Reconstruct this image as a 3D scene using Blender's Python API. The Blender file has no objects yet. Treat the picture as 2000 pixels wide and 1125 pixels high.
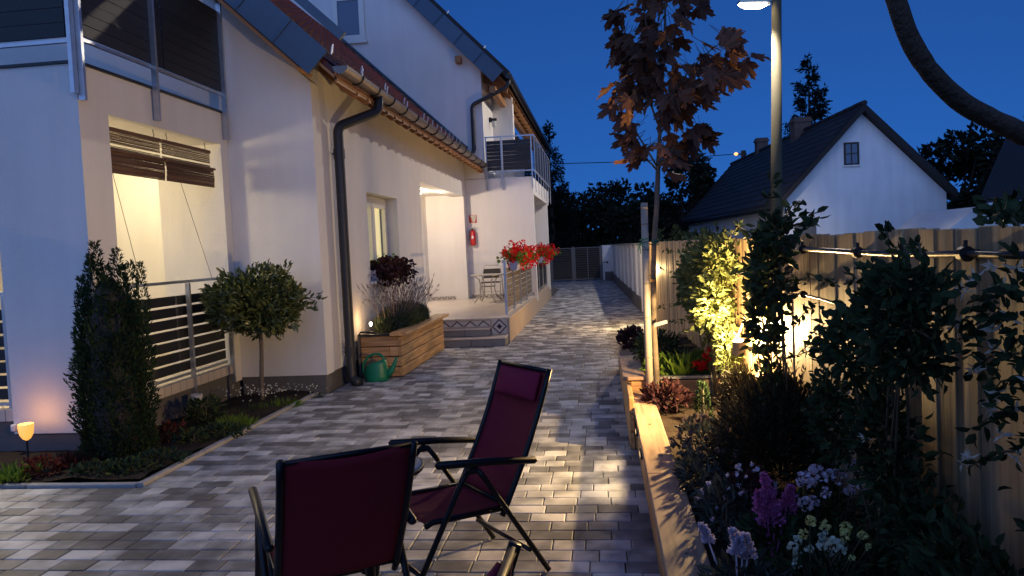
import bpy, math, random
import numpy as np
from mathutils import Matrix, Vector
random.seed(7); RNG = np.random.default_rng(7)
R = math.radians
SC = bpy.context.scene
COL = SC.collection

# ------------------------------------------------------------------ camera, sky, exposure
F, EYE = 1500.0, 1.6
_y, _p, _r = R(-6.78), R(-2.94117), R(-2.60689)
FW = np.array([math.sin(_y)*math.cos(_p), math.cos(_y)*math.cos(_p), math.sin(_p)])
_rt = np.array([math.cos(_y), -math.sin(_y), 0.0]); _up = np.cross(_rt, FW)
RT = math.cos(_r)*_rt + math.sin(_r)*_up
UP = -math.sin(_r)*_rt + math.cos(_r)*_up
def at(px, py, **k):
    """photo pixel -> point where its ray meets a plane x=, y= or z="""
    d = FW + RT*(px-1000)/F - UP*(py-562.5)/F
    (ax, v), = k.items(); i = 'xyz'.index(ax); o = np.array([0, 0, EYE])
    return o + d*((v-o[i])/d[i])
cam = bpy.data.cameras.new('camera'); cam.sensor_width = 36.0; cam.lens = 36.0*F/2000.0
cam.clip_start = 0.05; cam.clip_end = 900
co = bpy.data.objects.new('camera', cam); COL.objects.link(co)
co.matrix_world = Matrix(((RT[0], UP[0], -FW[0], 0), (RT[1], UP[1], -FW[1], 0), (RT[2], UP[2], -FW[2], EYE), (0, 0, 0, 1)))
SC.camera = co

W = bpy.data.worlds.new('World'); SC.world = W; W.use_nodes = True
_nt = W.node_tree
sky = _nt.nodes.new('ShaderNodeTexSky'); sky.sky_type = 'NISHITA'; sky.sun_disc = False
sky.sun_elevation = R(11); sky.sun_rotation = R(188); sky.ozone_density = 10; sky.dust_density = 0; sky.air_density = 1
# twilight sky: nearly even blue, so the elevation fed to the sky is compressed
_tc = _nt.nodes.new('ShaderNodeTexCoord'); _mp = _nt.nodes.new('ShaderNodeMapping'); _mp.inputs['Scale'].default_value = (1, 1, .7); _mp.inputs['Location'].default_value = (0, 0, .22)
_nt.links.new(_tc.outputs['Generated'], _mp.inputs[0]); _nt.links.new(_mp.outputs[0], sky.inputs[0])
_wb = _nt.nodes.new('ShaderNodeVectorMath'); _wb.operation = 'MULTIPLY'; _wb.inputs[1].default_value = (1.25, .84, .93)   # the phone's white balance
_nt.links.new(sky.outputs[0], _wb.inputs[0]); _nt.links.new(_wb.outputs[0], _nt.nodes['Background'].inputs[0])
_nt.nodes['Background'].inputs[1].default_value = 0.10
# last glow of the set sun, from behind the camera
sun = bpy.data.lights.new('evening_glow', 'SUN'); sun.energy = 1.35; sun.angle = R(110); sun.color = (.34, .52, 1.0)
so = bpy.data.objects.new('evening_glow', sun); COL.objects.link(so)
so.rotation_euler = Vector((math.sin(R(188))*math.cos(R(12)), math.cos(R(188))*math.cos(R(12)), math.sin(R(12)))).to_track_quat('Z', 'Y').to_euler()
SC.view_settings.view_transform = 'Standard'; SC.view_settings.look = 'None'
SC.view_settings.exposure = 0.0; SC.view_settings.gamma = 1.0; SC.view_settings.use_curve_mapping = False
SC.render.engine = 'CYCLES'
SC.cycles.use_denoising = True
SC.cycles.max_bounces = 6; SC.cycles.diffuse_bounces = 4; SC.cycles.transparent_max_bounces = 8
SC.cycles.sample_clamp_indirect = 3.0; SC.cycles.sample_clamp_direct = 0.0
SC.cycles.caustics_reflective = False; SC.cycles.caustics_refractive = False

# ------------------------------------------------------------------ materials
MATS = {}
def mat(name, col, rough=0.7, metal=0.0, var=0.0, vscale=6.0, stretch=(1, 1, 1), bump=0.0, bscale=80.0,
        tone=0.0, col2=None, objvar=0.0, spec=0.5, trans=0.0, emit=None, emit_s=0.0, coords='Object', streak=0.0):
    """procedural surface: base colour with noise, per-leaf 'tone' attribute, per-object variation and fine relief"""
    m = bpy.data.materials.new(name); m.use_nodes = True; nt = m.node_tree; b = nt.nodes['Principled BSDF']
    b.inputs['Roughness'].default_value = rough; b.inputs['Metallic'].default_value = metal
    b.inputs['Specular IOR Level'].default_value = spec
    N = nt.nodes.new; L = nt.links.new
    tc = N('ShaderNodeTexCoord'); mp = N('ShaderNodeMapping'); mp.inputs['Scale'].default_value = stretch
    L(tc.outputs[coords], mp.inputs['Vector'])
    vec = mp.outputs[0]
    oi = None
    if objvar:
        oi = N('ShaderNodeObjectInfo')
        ad = N('ShaderNodeVectorMath'); ad.operation = 'ADD'; L(mp.outputs[0], ad.inputs[0])
        sc = N('ShaderNodeMath'); sc.operation = 'MULTIPLY'; sc.inputs[1].default_value = 37.0; L(oi.outputs['Random'], sc.inputs[0])
        L(sc.outputs[0], ad.inputs[1]); vec = ad.outputs[0]
    c = None
    rgb = N('ShaderNodeRGB'); rgb.outputs[0].default_value = (*col, 1); c = rgb.outputs[0]
    def mul(cin, fac_out, lo, hi):
        mr = N('ShaderNodeMapRange'); mr.inputs['To Min'].default_value = lo; mr.inputs['To Max'].default_value = hi; L(fac_out, mr.inputs['Value'])
        mx = N('ShaderNodeVectorMath'); mx.operation = 'SCALE'; L(cin, mx.inputs[0]); L(mr.outputs[0], mx.inputs['Scale']); return mx.outputs[0]
    if col2 is not None:
        nz = N('ShaderNodeTexNoise'); nz.inputs['Scale'].default_value = vscale; nz.inputs['Detail'].default_value = 4; L(vec, nz.inputs['Vector'])
        rp = N('ShaderNodeMapRange'); rp.inputs['From Min'].default_value = .35; rp.inputs['From Max'].default_value = .65; L(nz.outputs['Fac'], rp.inputs['Value'])
        mx = N('ShaderNodeMix'); mx.data_type = 'RGBA'; L(rp.outputs[0], mx.inputs['Factor']); L(c, mx.inputs[6]); mx.inputs[7].default_value = (*col2, 1); c = mx.outputs[2]
    if var:
        nz = N('ShaderNodeTexNoise'); nz.inputs['Scale'].default_value = vscale; nz.inputs['Detail'].default_value = 5; L(vec, nz.inputs['Vector'])
        c = mul(c, nz.outputs['Fac'], 1-2*var, 1+2*var)
    if streak:  # dirt streaks in the wall colour, noise stretched vertically
        m3 = N('ShaderNodeMapping'); m3.inputs['Scale'].default_value = (3.0, 3.0, .35); L(tc.outputs[coords], m3.inputs['Vector'])
        nz = N('ShaderNodeTexNoise'); nz.inputs['Scale'].default_value = 1.6; nz.inputs['Detail'].default_value = 6; L(m3.outputs[0], nz.inputs['Vector']); c = mul(c, nz.outputs['Fac'], 1-streak, 1+streak)
    if objvar: c = mul(c, oi.outputs['Random'], 1-objvar, 1+objvar)
    if tone:
        a = N('ShaderNodeAttribute'); a.attribute_name = 'tone'
        c = mul(c, a.outputs['Fac'], 1-tone, 1+tone)
    L(c, b.inputs['Base Color'])
    if bump:
        nz = N('ShaderNodeTexNoise'); nz.inputs['Scale'].default_value = bscale; nz.inputs['Detail'].default_value = 3; L(vec, nz.inputs['Vector'])
        bp = N('ShaderNodeBump'); bp.inputs['Strength'].default_value = bump; bp.inputs['Distance'].default_value = .01; L(nz.outputs['Fac'], bp.inputs['Height']); L(bp.outputs[0], b.inputs['Normal'])
    if emit is not None:
        b.inputs['Emission Color'].default_value = (*emit, 1); b.inputs['Emission Strength'].default_value = emit_s
    if trans:
        tr = N('ShaderNodeBsdfTranslucent'); L(c, tr.inputs['Color'])
        ms = N('ShaderNodeMixShader'); ms.inputs[0].default_value = trans; L(b.outputs[0], ms.inputs[1]); L(tr.outputs[0], ms.inputs[2])
        L(ms.outputs[0], nt.nodes['Material Output'].inputs['Surface'])
    MATS[name] = m; return m
def wood(name, col, axis, rough=.6, objvar=.22, stain=None):
    """planed timber: grain stretched along an axis, knots and blotches"""
    m = bpy.data.materials.new(name); m.use_nodes = True; nt = m.node_tree; b = nt.nodes['Principled BSDF']
    b.inputs['Roughness'].default_value = rough; b.inputs['Specular IOR Level'].default_value = .3
    N = nt.nodes.new; L = nt.links.new
    tc = N('ShaderNodeTexCoord'); oi = N('ShaderNodeObjectInfo')
    mp = N('ShaderNodeMapping'); s = [26.0, 26.0, 26.0]; s['xyz'.index(axis)] = 1.6; mp.inputs['Scale'].default_value = s
    sc = N('ShaderNodeMath'); sc.operation = 'MULTIPLY'; sc.inputs[1].default_value = 53.0; L(oi.outputs['Random'], sc.inputs[0])
    ad = N('ShaderNodeVectorMath'); ad.operation = 'ADD'; L(tc.outputs['Object'], ad.inputs[0]); L(sc.outputs[0], ad.inputs[1]); L(ad.outputs[0], mp.inputs['Vector'])
    g = N('ShaderNodeTexNoise'); g.inputs['Scale'].default_value = 1.0; g.inputs['Detail'].default_value = 6; g.inputs['Distortion'].default_value = .6; L(mp.outputs[0], g.inputs['Vector'])
    bl = N('ShaderNodeTexNoise'); bl.inputs['Scale'].default_value = 3.0; bl.inputs['Detail'].default_value = 3; L(ad.outputs[0], bl.inputs['Vector'])
    cr = N('ShaderNodeValToRGB'); e = cr.color_ramp.elements
    e[0].position = .34; e[0].color = (*[v*.55 for v in col], 1); e[1].position = .66; e[1].color = (*[min(v*1.15, .8) for v in col], 1); L(g.outputs['Fac'], cr.inputs[0])
    def mul(cin, f, lo, hi):
        mr = N('ShaderNodeMapRange'); mr.inputs['To Min'].default_value = lo; mr.inputs['To Max'].default_value = hi; L(f, mr.inputs['Value'])
        mx = N('ShaderNodeVectorMath'); mx.operation = 'SCALE'; L(cin, mx.inputs[0]); L(mr.outputs[0], mx.inputs['Scale']); return mx.outputs[0]
    c = mul(cr.outputs[0], bl.outputs['Fac'], .7, 1.3); c = mul(c, oi.outputs['Random'], 1-objvar, 1+objvar)
    if stain is not None:
        st = N('ShaderNodeTexNoise'); st.inputs['Scale'].default_value = 1.3; st.inputs['Detail'].default_value = 5; L(ad.outputs[0], st.inputs['Vector'])
        rp = N('ShaderNodeMapRange'); rp.inputs['From Min'].default_value = .5; rp.inputs['From Max'].default_value = .72; L(st.outputs['Fac'], rp.inputs['Value'])
        mx = N('ShaderNodeMix'); mx.data_type = 'RGBA'; L(rp.outputs[0], mx.inputs['Factor']); L(c, mx.inputs[6]); mx.inputs[7].default_value = (*stain, 1); c = mx.outputs[2]
    L(c, b.inputs['Base Color'])
    bp = N('ShaderNodeBump'); bp.inputs['Strength'].default_value = .25; bp.inputs['Distance'].default_value = .004; L(g.outputs['Fac'], bp.inputs['Height']); L(bp.outputs[0], b.inputs['Normal'])
    MATS[name] = m; return m

mat('render', (.74, .72, .70), .9, var=.05, vscale=1.1, bump=.6, bscale=110, spec=.15, streak=.09)
mat('plinth', (.11, .105, .105), .9, var=.1, bump=.4, bscale=120)
mat('beige_render', (.42, .34, .28), .9, var=.06, vscale=2, bump=.3, bscale=120, spec=.2)
mat('soil', (.035, .026, .02), 1.0, var=.25, vscale=9, bump=1.0, bscale=40, spec=.1)
mat('grassland', (.03, .045, .018), 1.0, var=.25, vscale=2, bump=.8, bscale=30, spec=.1)
mat('bedding', (.035, .034, .034), 1.0, var=.2, vscale=20, spec=.1)
mat('kerb', (.3, .29, .28), .9, var=.12, vscale=7, bump=.3, bscale=90, objvar=.12)
mat('zinc', (.50, .52, .55), .38, metal=.85, var=.12, vscale=14, bump=.1, bscale=60)
mat('gate_grey', (.13, .135, .15), .55, metal=.3)
mat('anthracite', (.022, .024, .028), .5, var=.1, vscale=10)
mat('slat_dark', (.016, .017, .02), .55, var=.12, vscale=8, objvar=.2)
mat('slat_brown', (.13, .11, .085), .6, var=.1, vscale=8, objvar=.1)
mat('blue_metal', (.06, .10, .15), .45, metal=.35, var=.08, vscale=3, objvar=.12)
mat('roof_tile', (.095, .015, .013), .5, var=.2, vscale=5, tone=.35, bump=.2, bscale=50)
mat('dark_tile', (.022, .019, .02), .75, var=.25, vscale=5, tone=.35)
mat('copper_gutter', (.2, .17, .15), .42, metal=.75, var=.15, vscale=5)
mat('dark_gutter', (.03, .032, .036), .4, metal=.4)
mat('soffit', (.30, .14, .045), .6, var=.15, vscale=4, stretch=(10, 1, 10))
mat('white_frame', (.72, .71, .66), .45)
mat('glowing_curtain', (.75, .68, .36), .9, var=.08, vscale=3, stretch=(1, 14, .3), emit=(.9, .78, .42), emit_s=.6)  # cloth emits the room light itself; no lamp stands behind it
mat('glass_dark', (.05, .09, .16), .06, spec=.8)
mat('lit_ceramic', (.62, .52, .43), .45, var=.06, vscale=3)
mat('ceramic_grey', (.2, .2, .205), .5, var=.1, vscale=6, objvar=.12)
mat('pattern_tile', (.5, .47, .44), .4, var=.08, vscale=9)
mat('pattern_ink', (.055, .04, .055), .45)
mat('leaf_yew', (.028, .05, .02), .75, tone=.5, trans=.12, spec=.12)
mat('leaf_laurel', (.085, .105, .03), .33, tone=.45, trans=.12, spec=.6)
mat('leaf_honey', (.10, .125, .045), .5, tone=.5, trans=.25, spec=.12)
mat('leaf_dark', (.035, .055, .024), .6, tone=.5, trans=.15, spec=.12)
mat('leaf_silver', (.05, .062, .055), .7, tone=.5, trans=.15, spec=.12)
mat('leaf_lavender', (.075, .10, .06), .75, tone=.5, trans=.15, spec=.12)
mat('leaf_bush', (.04, .036, .022), .75, tone=.5, trans=.1, spec=.12)
mat('leaf_bright', (.12, .2, .03), .6, tone=.4, trans=.3, spec=.12)
mat('leaf_red', (.10, .025, .02), .6, tone=.4, trans=.2, spec=.12)
mat('leaf_far', (.018, .024, .015), .9, tone=.5, spec=.1)
mat('needle_far', (.013, .018, .014), .9, tone=.5, spec=.1)
mat('maple_leaf', (.125, .058, .036), .55, objvar=.45, var=.15, vscale=7, trans=.2, spec=.25, coords='Object')
mat('coleus', (.045, .018, .022), .6, tone=.5, trans=.2, spec=.12)
mat('stalk', (.10, .085, .05), .85, var=.15, vscale=8)
mat('lav_stalk', (.15, .12, .12), .9, tone=.4)
mat('bark', (.15, .12, .09), .85, var=.2, vscale=14, stretch=(1, 1, 3), bump=.4, bscale=50)
mat('arch_bark', (.085, .06, .045), .9, var=.2, vscale=40, bump=.6, bscale=120)
mat('bark_dark', (.055, .042, .032), .95, var=.25, vscale=9, bump=.6, bscale=30)
mat('bamboo', (.30, .27, .23), .5, var=.12, vscale=4, stretch=(8, 8, 1))
mat('ring', (.16, .13, .1), .8)
mat('twine', (.02, .16, .09), .7)
mat('tag', (.7, .7, .7), .6)
mat('petal_red', (.68, .015, .016), .55, tone=.35, trans=.2, spec=.12)
mat('petal_white', (.70, .70, .62), .6, tone=.3, trans=.3, spec=.12)
mat('petal_lilac', (.64, .58, .72), .6, tone=.25, trans=.25, spec=.12)
mat('petal_purple', (.55, .17, .42), .7, tone=.4, trans=.2, spec=.12)
mat('petal_yellow', (.66, .66, .26), .6, tone=.25, trans=.25, spec=.12)
mat('petal_cream', (.62, .68, .58), .6, tone=.25, trans=.25, spec=.12)
mat('petal_brown', (.2, .15, .12), .8, tone=.5, trans=.15, spec=.12)
mat('sling', (.20, .014, .026), .8, var=.06, vscale=40, bump=.25, bscale=420, spec=.25)
mat('pillow', (.24, .017, .05), .85, var=.06, vscale=30, bump=.25, bscale=420, spec=.2)
mat('pink', (.3, .04, .14), .8, bump=.2, bscale=300)
mat('chair_metal', (.014, .015, .018), .42, metal=.5)
mat('can_green', (.005, .17, .085), .45, var=.05, vscale=5)
mat('silver_paint', (.42, .41, .39), .45, metal=.6)
mat('black_mesh', (.02, .016, .016), .7)
mat('glass_top', (.3, .31, .31), .2, spec=.6)
mat('ext_red', (.45, .012, .012), .35)
mat('black', (.01, .01, .011), .5)
mat('white_plastic', (.68, .68, .72), .5)
mat('lilac_plastic', (.45, .44, .55), .5)
mat('concrete', (.095, .085, .052), .9, var=.12, vscale=9, stretch=(1, 1, .15), bump=.3, bscale=60)
mat('white_wall', (.74, .75, .76), .9, var=.07, vscale=1.4, bump=.4, bscale=50, spec=.15, streak=.12)
mat('cottage_white', (.84, .85, .86), .9, var=.06, vscale=1.2, bump=.4, bscale=40, spec=.15, streak=.13)
mat('brick_chimney', (.13, .085, .07), .9, var=.2, vscale=9)
mat('grey_box', (.13, .13, .13), .8)
mat('blind', (.15, .085, .055), .8, tone=.5, trans=.12)
mat('cord', (.12, .1, .08), .8)
mat('pipe_black', (.022, .02, .019), .38, spec=.6)
mat('bloom_glass', (.7, .7, .68), .35, trans=.4)
mat('lamp_on', (.9, .8, .6), .5, emit=(1, .83, .55), emit_s=30)
mat('street_on', (.9, .85, .7), .5, emit=(1, .80, .45), emit_s=30)
mat('solar_on', (.8, .5, .2), .5, emit=(1, .42, .07), emit_s=1.25)
mat('planter_lens', (.8, .6, .35), .5, emit=(1, .68, .3), emit_s=1.2)
mat('far_lamp', (.9, .6, .3), .5, emit=(1, .45, .12), emit_s=2.2)
mat('ceil_lamp', (.9, .8, .6), .5, emit=(1, .82, .55), emit_s=8)
wood('fence_wood', (.50, .36, .21), 'z', objvar=.3, stain=(.28, .19, .11))
wood('planter_wood', (.50, .29, .125), 'y', objvar=.14)
wood('planter_wood_x', (.44, .255, .125), 'x', objvar=.16)
wood('cap_wood', (.42, .28, .18), 'y', objvar=.06, stain=(.3, .2, .16))
# stone paving: tone attribute picks the shade, clouds and speckle on each stone
def paver_mat():
    m = bpy.data.materials.new('paver'); m.use_nodes = True; nt = m.node_tree; b = nt.nodes['Principled BSDF']
    N = nt.nodes.new; L = nt.links.new
    a = N('ShaderNodeAttribute'); a.attribute_name = 'tone'
    geo = N('ShaderNodeNewGeometry')
    n1 = N('ShaderNodeTexNoise'); n1.inputs['Scale'].default_value = 4.2; n1.inputs['Detail'].default_value = 3; L(geo.outputs['Position'], n1.inputs['Vector'])
    mr = N('ShaderNodeMapRange'); mr.inputs['From Min'].default_value = .3; mr.inputs['From Max'].default_value = .7; mr.inputs['To Min'].default_value = -.34; mr.inputs['To Max'].default_value = .34; L(n1.outputs['Fac'], mr.inputs['Value'])
    ad = N('ShaderNodeMath'); ad.operation = 'ADD'; L(a.outputs['Fac'], ad.inputs[0]); L(mr.outputs[0], ad.inputs[1])
    cr = N('ShaderNodeValToRGB'); e = cr.color_ramp.elements
    e[0].position = 0; e[0].color = (.09, .09, .097, 1); e[1].position = 1; e[1].color = (.59, .59, .59, 1)
    x = e.new(.35); x.color = (.178, .182, .19, 1); x = e.new(.7); x.color = (.395, .40, .405, 1)
    L(ad.outputs[0], cr.inputs[0])
    n2 = N('ShaderNodeTexNoise'); n2.inputs['Scale'].default_value = 190; n2.inputs['Detail'].default_value = 2; L(geo.outputs['Position'], n2.inputs['Vector'])
    m2 = N('ShaderNodeMapRange'); m2.inputs['To Min'].default_value = .72; m2.inputs['To Max'].default_value = 1.28; L(n2.outputs['Fac'], m2.inputs['Value'])
    sc = N('ShaderNodeVectorMath'); sc.operation = 'SCALE'; L(cr.outputs[0], sc.inputs[0]); L(m2.outputs[0], sc.inputs['Scale']); L(sc.outputs[0], b.inputs['Base Color'])
    bp = N('ShaderNodeBump'); bp.inputs['Strength'].default_value = .3; bp.inputs['Distance'].default_value = .003; L(n2.outputs['Fac'], bp.inputs['Height']); L(bp.outputs[0], b.inputs['Normal'])
    b.inputs['Roughness'].default_value = .62; b.inputs['Specular IOR Level'].default_value = .35
    MATS['paver'] = m
paver_mat()
# glazed terrace floor: tile joints
def floor_mat():
    m = bpy.data.materials.new('floor_tile'); m.use_nodes = True; nt = m.node_tree; b = nt.nodes['Principled BSDF']
    N = nt.nodes.new; L = nt.links.new
    geo = N('ShaderNodeNewGeometry'); mp = N('ShaderNodeMapping'); mp.inputs['Rotation'].default_value = (0, 0, R(45)); L(geo.outputs['Position'], mp.inputs['Vector'])
    br = N('ShaderNodeTexBrick'); br.offset = 0; br.inputs['Scale'].default_value = 1; br.inputs['Brick Width'].default_value = .2; br.inputs['Row Height'].default_value = .2; br.inputs['Mortar Size'].default_value = .004
    br.inputs['Color1'].default_value = (.56, .5, .44, 1); br.inputs['Color2'].default_value = (.5, .44, .38, 1); br.inputs['Mortar'].default_value = (.25, .22, .2, 1)
    L(mp.outputs[0], br.inputs['Vector']); L(br.outputs['Color'], b.inputs['Base Color']); b.inputs['Roughness'].default_value = .42
    MATS['floor_tile'] = m
floor_mat()

# ------------------------------------------------------------------ mesh helpers
class MB:
    def __init__(s): s.v = []; s.f = []; s.t = []; s.nv = 0
    def add(s, v, f, tone=.5):
        v = np.asarray(v, float).reshape(-1, 3); o = s.nv; s.v.append(v); s.nv += len(v)
        s.f.extend([tuple(i+o for i in q) for q in f])
        s.t.append(np.full(len(v), tone) if np.isscalar(tone) else np.asarray(tone)); return s
    def box(s, x0, x1, y0, y1, z0, z1, tone=.5):
        return s.add([(x, y, z) for x in (x0, x1) for y in (y0, y1) for z in (z0, z1)],
                     [(0, 1, 3, 2), (4, 6, 7, 5), (0, 4, 5, 1), (2, 3, 7, 6), (0, 2, 6, 4), (1, 5, 7, 3)], tone)
    def cbox(s, x0, x1, y0, y1, z0, z1, c=.004, tone=.5):
        """box with chamfered edges"""
        X = (x0, x1); Y = (y0, y1); Z = (z0, z1); sg = (1, -1)
        v = []; idx = {}
        for i in (0, 1):
            for j in (0, 1):
                for k in (0, 1):
                    p = (X[i], Y[j], Z[k])
                    for a in range(3):
                        q = [p[0]+sg[i]*c, p[1]+sg[j]*c, p[2]+sg[k]*c]; q[a] = p[a]
                        idx[i, j, k, a] = len(v); v.append(q)
        f = []
        for a in range(3):
            b, d = (a+1) % 3, (a+2) % 3
            for side in (0, 1):
                loop = []
                for (u, w) in ((0, 0), (1, 0), (1, 1), (0, 1)):
                    k = [0, 0, 0]; k[a] = side; k[b] = u; k[d] = w; loop.append(idx[(*k, a)])
                f.append(tuple(loop if side else loop[::-1]))
        for a in range(3):
            b, d = (a+1) % 3, (a+2) % 3
            for u in (0, 1):
                for w in (0, 1):
                    k0 = [0, 0, 0]; k1 = [0, 0, 0]; k0[b] = k1[b] = u; k0[d] = k1[d] = w; k1[a] = 1
                    f.append((idx[(*k0, b)], idx[(*k1, b)], idx[(*k1, d)], idx[(*k0, d)]))
        for i in (0, 1):
            for j in (0, 1):
                for k in (0, 1): f.append((idx[i, j, k, 0], idx[i, j, k, 1], idx[i, j, k, 2]))
        return s.add(v, f, tone)
    def bar(s, a, b, w, h=None, up=(0, 0, 1), tone=.5):
        """rectangular bar between two points"""
        a, b = np.array(a, float), np.array(b, float); d = b-a; d /= np.linalg.norm(d); h = w if h is None else h
        u = np.cross(d, up)
        if np.linalg.norm(u) < 1e-6: u = np.cross(d, (0, 1, 0))
        u /= np.linalg.norm(u); n = np.cross(u, d); u = u*w/2; n = n*h/2
        v = [p+i*u+j*n for p in (a, b) for i, j in ((-1, -1), (1, -1), (1, 1), (-1, 1))]
        return s.add(v, [(3, 2, 1, 0), (4, 5, 6, 7), (0, 1, 5, 4), (1, 2, 6, 5), (2, 3, 7, 6), (3, 0, 4, 7)], tone)
    def tube(s, pts, r, n=8, cap=True, tone=.5):
        P = [np.array(p, float) for p in pts]; m = len(P); rr = [r]*m if np.isscalar(r) else list(r)
        T = [P[min(i+1, m-1)]-P[max(i-1, 0)] for i in range(m)]; T = [t/(np.linalg.norm(t)+1e-9) for t in T]
        u = np.cross(T[0], (0, 0, 1)); u = np.cross(T[0], (1, 0, 0)) if np.linalg.norm(u) < 1e-3 else u; u /= np.linalg.norm(u)
        v = []
        for i in range(m):
            u = u-T[i]*(u@T[i]); u /= np.linalg.norm(u)+1e-9; w = np.cross(T[i], u)
            for k in range(n):
                a = 2*math.pi*k/n; v.append(P[i]+rr[i]*(math.cos(a)*u+math.sin(a)*w))
        f = [(i*n+k, i*n+(k+1) % n, (i+1)*n+(k+1) % n, (i+1)*n+k) for i in range(m-1) for k in range(n)]
        if cap: f += [tuple(range(n))[::-1], tuple((m-1)*n+k for k in range(n))]
        return s.add(v, f, tone)
    def lathe(s, prof, c=(0, 0, 0), n=20, tone=.5):
        """surface of revolution about z; prof = [(r,z)...]"""
        v = [(c[0]+r*math.cos(2*math.pi*k/n), c[1]+r*math.sin(2*math.pi*k/n), c[2]+z) for r, z in prof for k in range(n)]
        m = len(prof); f = [(i*n+k, i*n+(k+1) % n, (i+1)*n+(k+1) % n, (i+1)*n+k) for i in range(m-1) for k in range(n)]
        f += [tuple(range(n))[::-1], tuple((m-1)*n+k for k in range(n))]
        return s.add(v, f, tone)
    def prism(s, poly, axis, a, b, tone=.5):
        """polygon in the two other axes, extruded along axis from a to b"""
        i = 'xyz'.index(axis); n = len(poly); v = []
        for t in (a, b):
            for p in poly: q = list(p); q.insert(i, t); v.append(q)
        f = [tuple(range(n))[::-1], tuple(range(n, 2*n))]+[(k, (k+1) % n, n+(k+1) % n, n+k) for k in range(n)]
        return s.add(v, f, tone)
    def leaves(s, pos, dirs, size, width=.45, fold=.12, roll=None, tone=None):
        """many pointed leaves: two quads folded on the midrib each"""
        pos = np.asarray(pos, float); n = len(pos); d = np.asarray(dirs, float); d /= np.linalg.norm(d, axis=1)[:, None]+1e-9
        size = np.broadcast_to(np.asarray(size, float), (n,)) if not np.isscalar(size) else size*RNG.uniform(.7, 1.25, n)
        r = RNG.normal(size=(n, 3)) if roll is None else np.asarray(roll, float)+RNG.normal(size=(n, 3))*.35
        u = np.cross(d, r); u /= np.linalg.norm(u, axis=1)[:, None]+1e-9; w = np.cross(u, d)
        S = size[:, None]
        b = pos; m = pos+d*S*.5+w*S*fold*.0; l = pos+d*S*.45-u*S*width*.5+w*S*fold; q = pos+d*S*.45+u*S*width*.5+w*S*fold; t = pos+d*S-w*S*fold*.5
        if width >= .38 and n < 9000 and np.mean(size) < .2:
            P1, P2 = pos+d*S*.27, pos+d*S*.64
            l1, r1 = P1-u*S*width*.44+w*S*fold, P1+u*S*width*.44+w*S*fold; l2, r2 = P2-u*S*width*.42+w*S*fold*.8, P2+u*S*width*.42+w*S*fold*.8
            v = np.stack([b, l1, l2, t, r2, r1, P1, P2], 1).reshape(-1, 3); o = s.nv; s.v.append(v); s.nv += len(v)
            for k in (np.arange(n)*8+o).tolist(): s.f += [(k, k+6, k+1), (k+1, k+6, k+7, k+2), (k+2, k+7, k+3), (k, k+5, k+6), (k+6, k+5, k+4, k+7), (k+7, k+4, k+3)]
            tn = RNG.uniform(0, 1, n) if tone is None else np.clip(np.broadcast_to(np.asarray(tone, float), (n,))+RNG.uniform(-.2, .2, n), 0, 1)
            s.t.append(np.repeat(tn, 8)); return s
        v = np.stack([b, l, t, q, m], 1).reshape(-1, 3); o = s.nv
        s.v.append(v); s.nv += len(v)
        base = np.arange(n)*5+o
        for k in base: s.f.append((k, k+4, k+2, k+1)); s.f.append((k, k+3, k+2, k+4))
        tn = RNG.uniform(0, 1, n) if tone is None else np.clip(np.broadcast_to(np.asarray(tone, float), (n,))+RNG.uniform(-.2, .2, n), 0, 1)
        s.t.append(np.repeat(tn, 5)); return s
    def mesh(s, name, m, off=(0, 0, 0), smooth=False):
        me = bpy.data.meshes.new(name); v = np.concatenate(s.v)-np.asarray(off, float)
        me.from_pydata(v.tolist(), [], s.f); me.materials.append(MATS[m])
        at_ = me.attributes.new('tone', 'FLOAT', 'POINT'); at_.data.foreach_set('value', np.concatenate(s.t).astype(np.float32))
        if smooth: me.polygons.foreach_set('use_smooth', [True]*len(me.polygons))
        me.update(); return me
ROOT = {}
def obj(name, me, parent=None, loc=(0, 0, 0), kind=None):
    o = bpy.data.objects.new(name, me); COL.objects.link(o); o.location = loc
    if parent: o.parent = parent
    if kind: o['kind'] = kind
    return o
def thing(name, label, cat, loc=(0, 0, 0), rz=0, group=None):
    o = bpy.data.objects.new(name, None); COL.objects.link(o); o.empty_display_size = .1
    o.location = loc; o.rotation_euler = (0, 0, rz); o['label'] = label; o['category'] = cat
    if group: o['group'] = group
    ROOT[o.name] = (0, 0, 0) if rz else tuple(loc); return o
def root_off(p):
    while p.parent: p = p.parent
    return ROOT.get(p.name, (0, 0, 0))
def part(name, mb, m, parent, kind=None, smooth=False):
    """mesh given in world coordinates (or in the thing's own frame when that is turned), hung under its thing or part"""
    return obj(name, mb.mesh(name, m, root_off(parent), smooth), parent, kind=kind)
def piece(name, mb, m, parent, smooth=False):
    """like part, but with its own origin at its centre (for boards and slats)"""
    v = np.concatenate(mb.v); c = (v.min(0)+v.max(0))/2
    return obj(name, mb.mesh(name, m, c, smooth), parent, loc=tuple(c-np.asarray(root_off(parent))))
def single(name, mb, m, label, cat, group=None, smooth=False):
    v = np.concatenate(mb.v); c = (v.min(0)+v.max(0))/2; c[2] = v[:, 2].min()
    o = obj(name, mb.mesh(name, m, c, smooth), None, tuple(c)); o['label'] = label; o['category'] = cat
    if group: o['group'] = group
    return o
def struct(name, mb, m): return obj(name, mb.mesh(name, m), None, kind='structure')
def copy_tree(o, parent=None):
    c = o.copy(); COL.objects.link(c); c.parent = parent
    for ch in [x for x in bpy.data.objects if x.parent == o]: copy_tree(ch, c)
    return c
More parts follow.
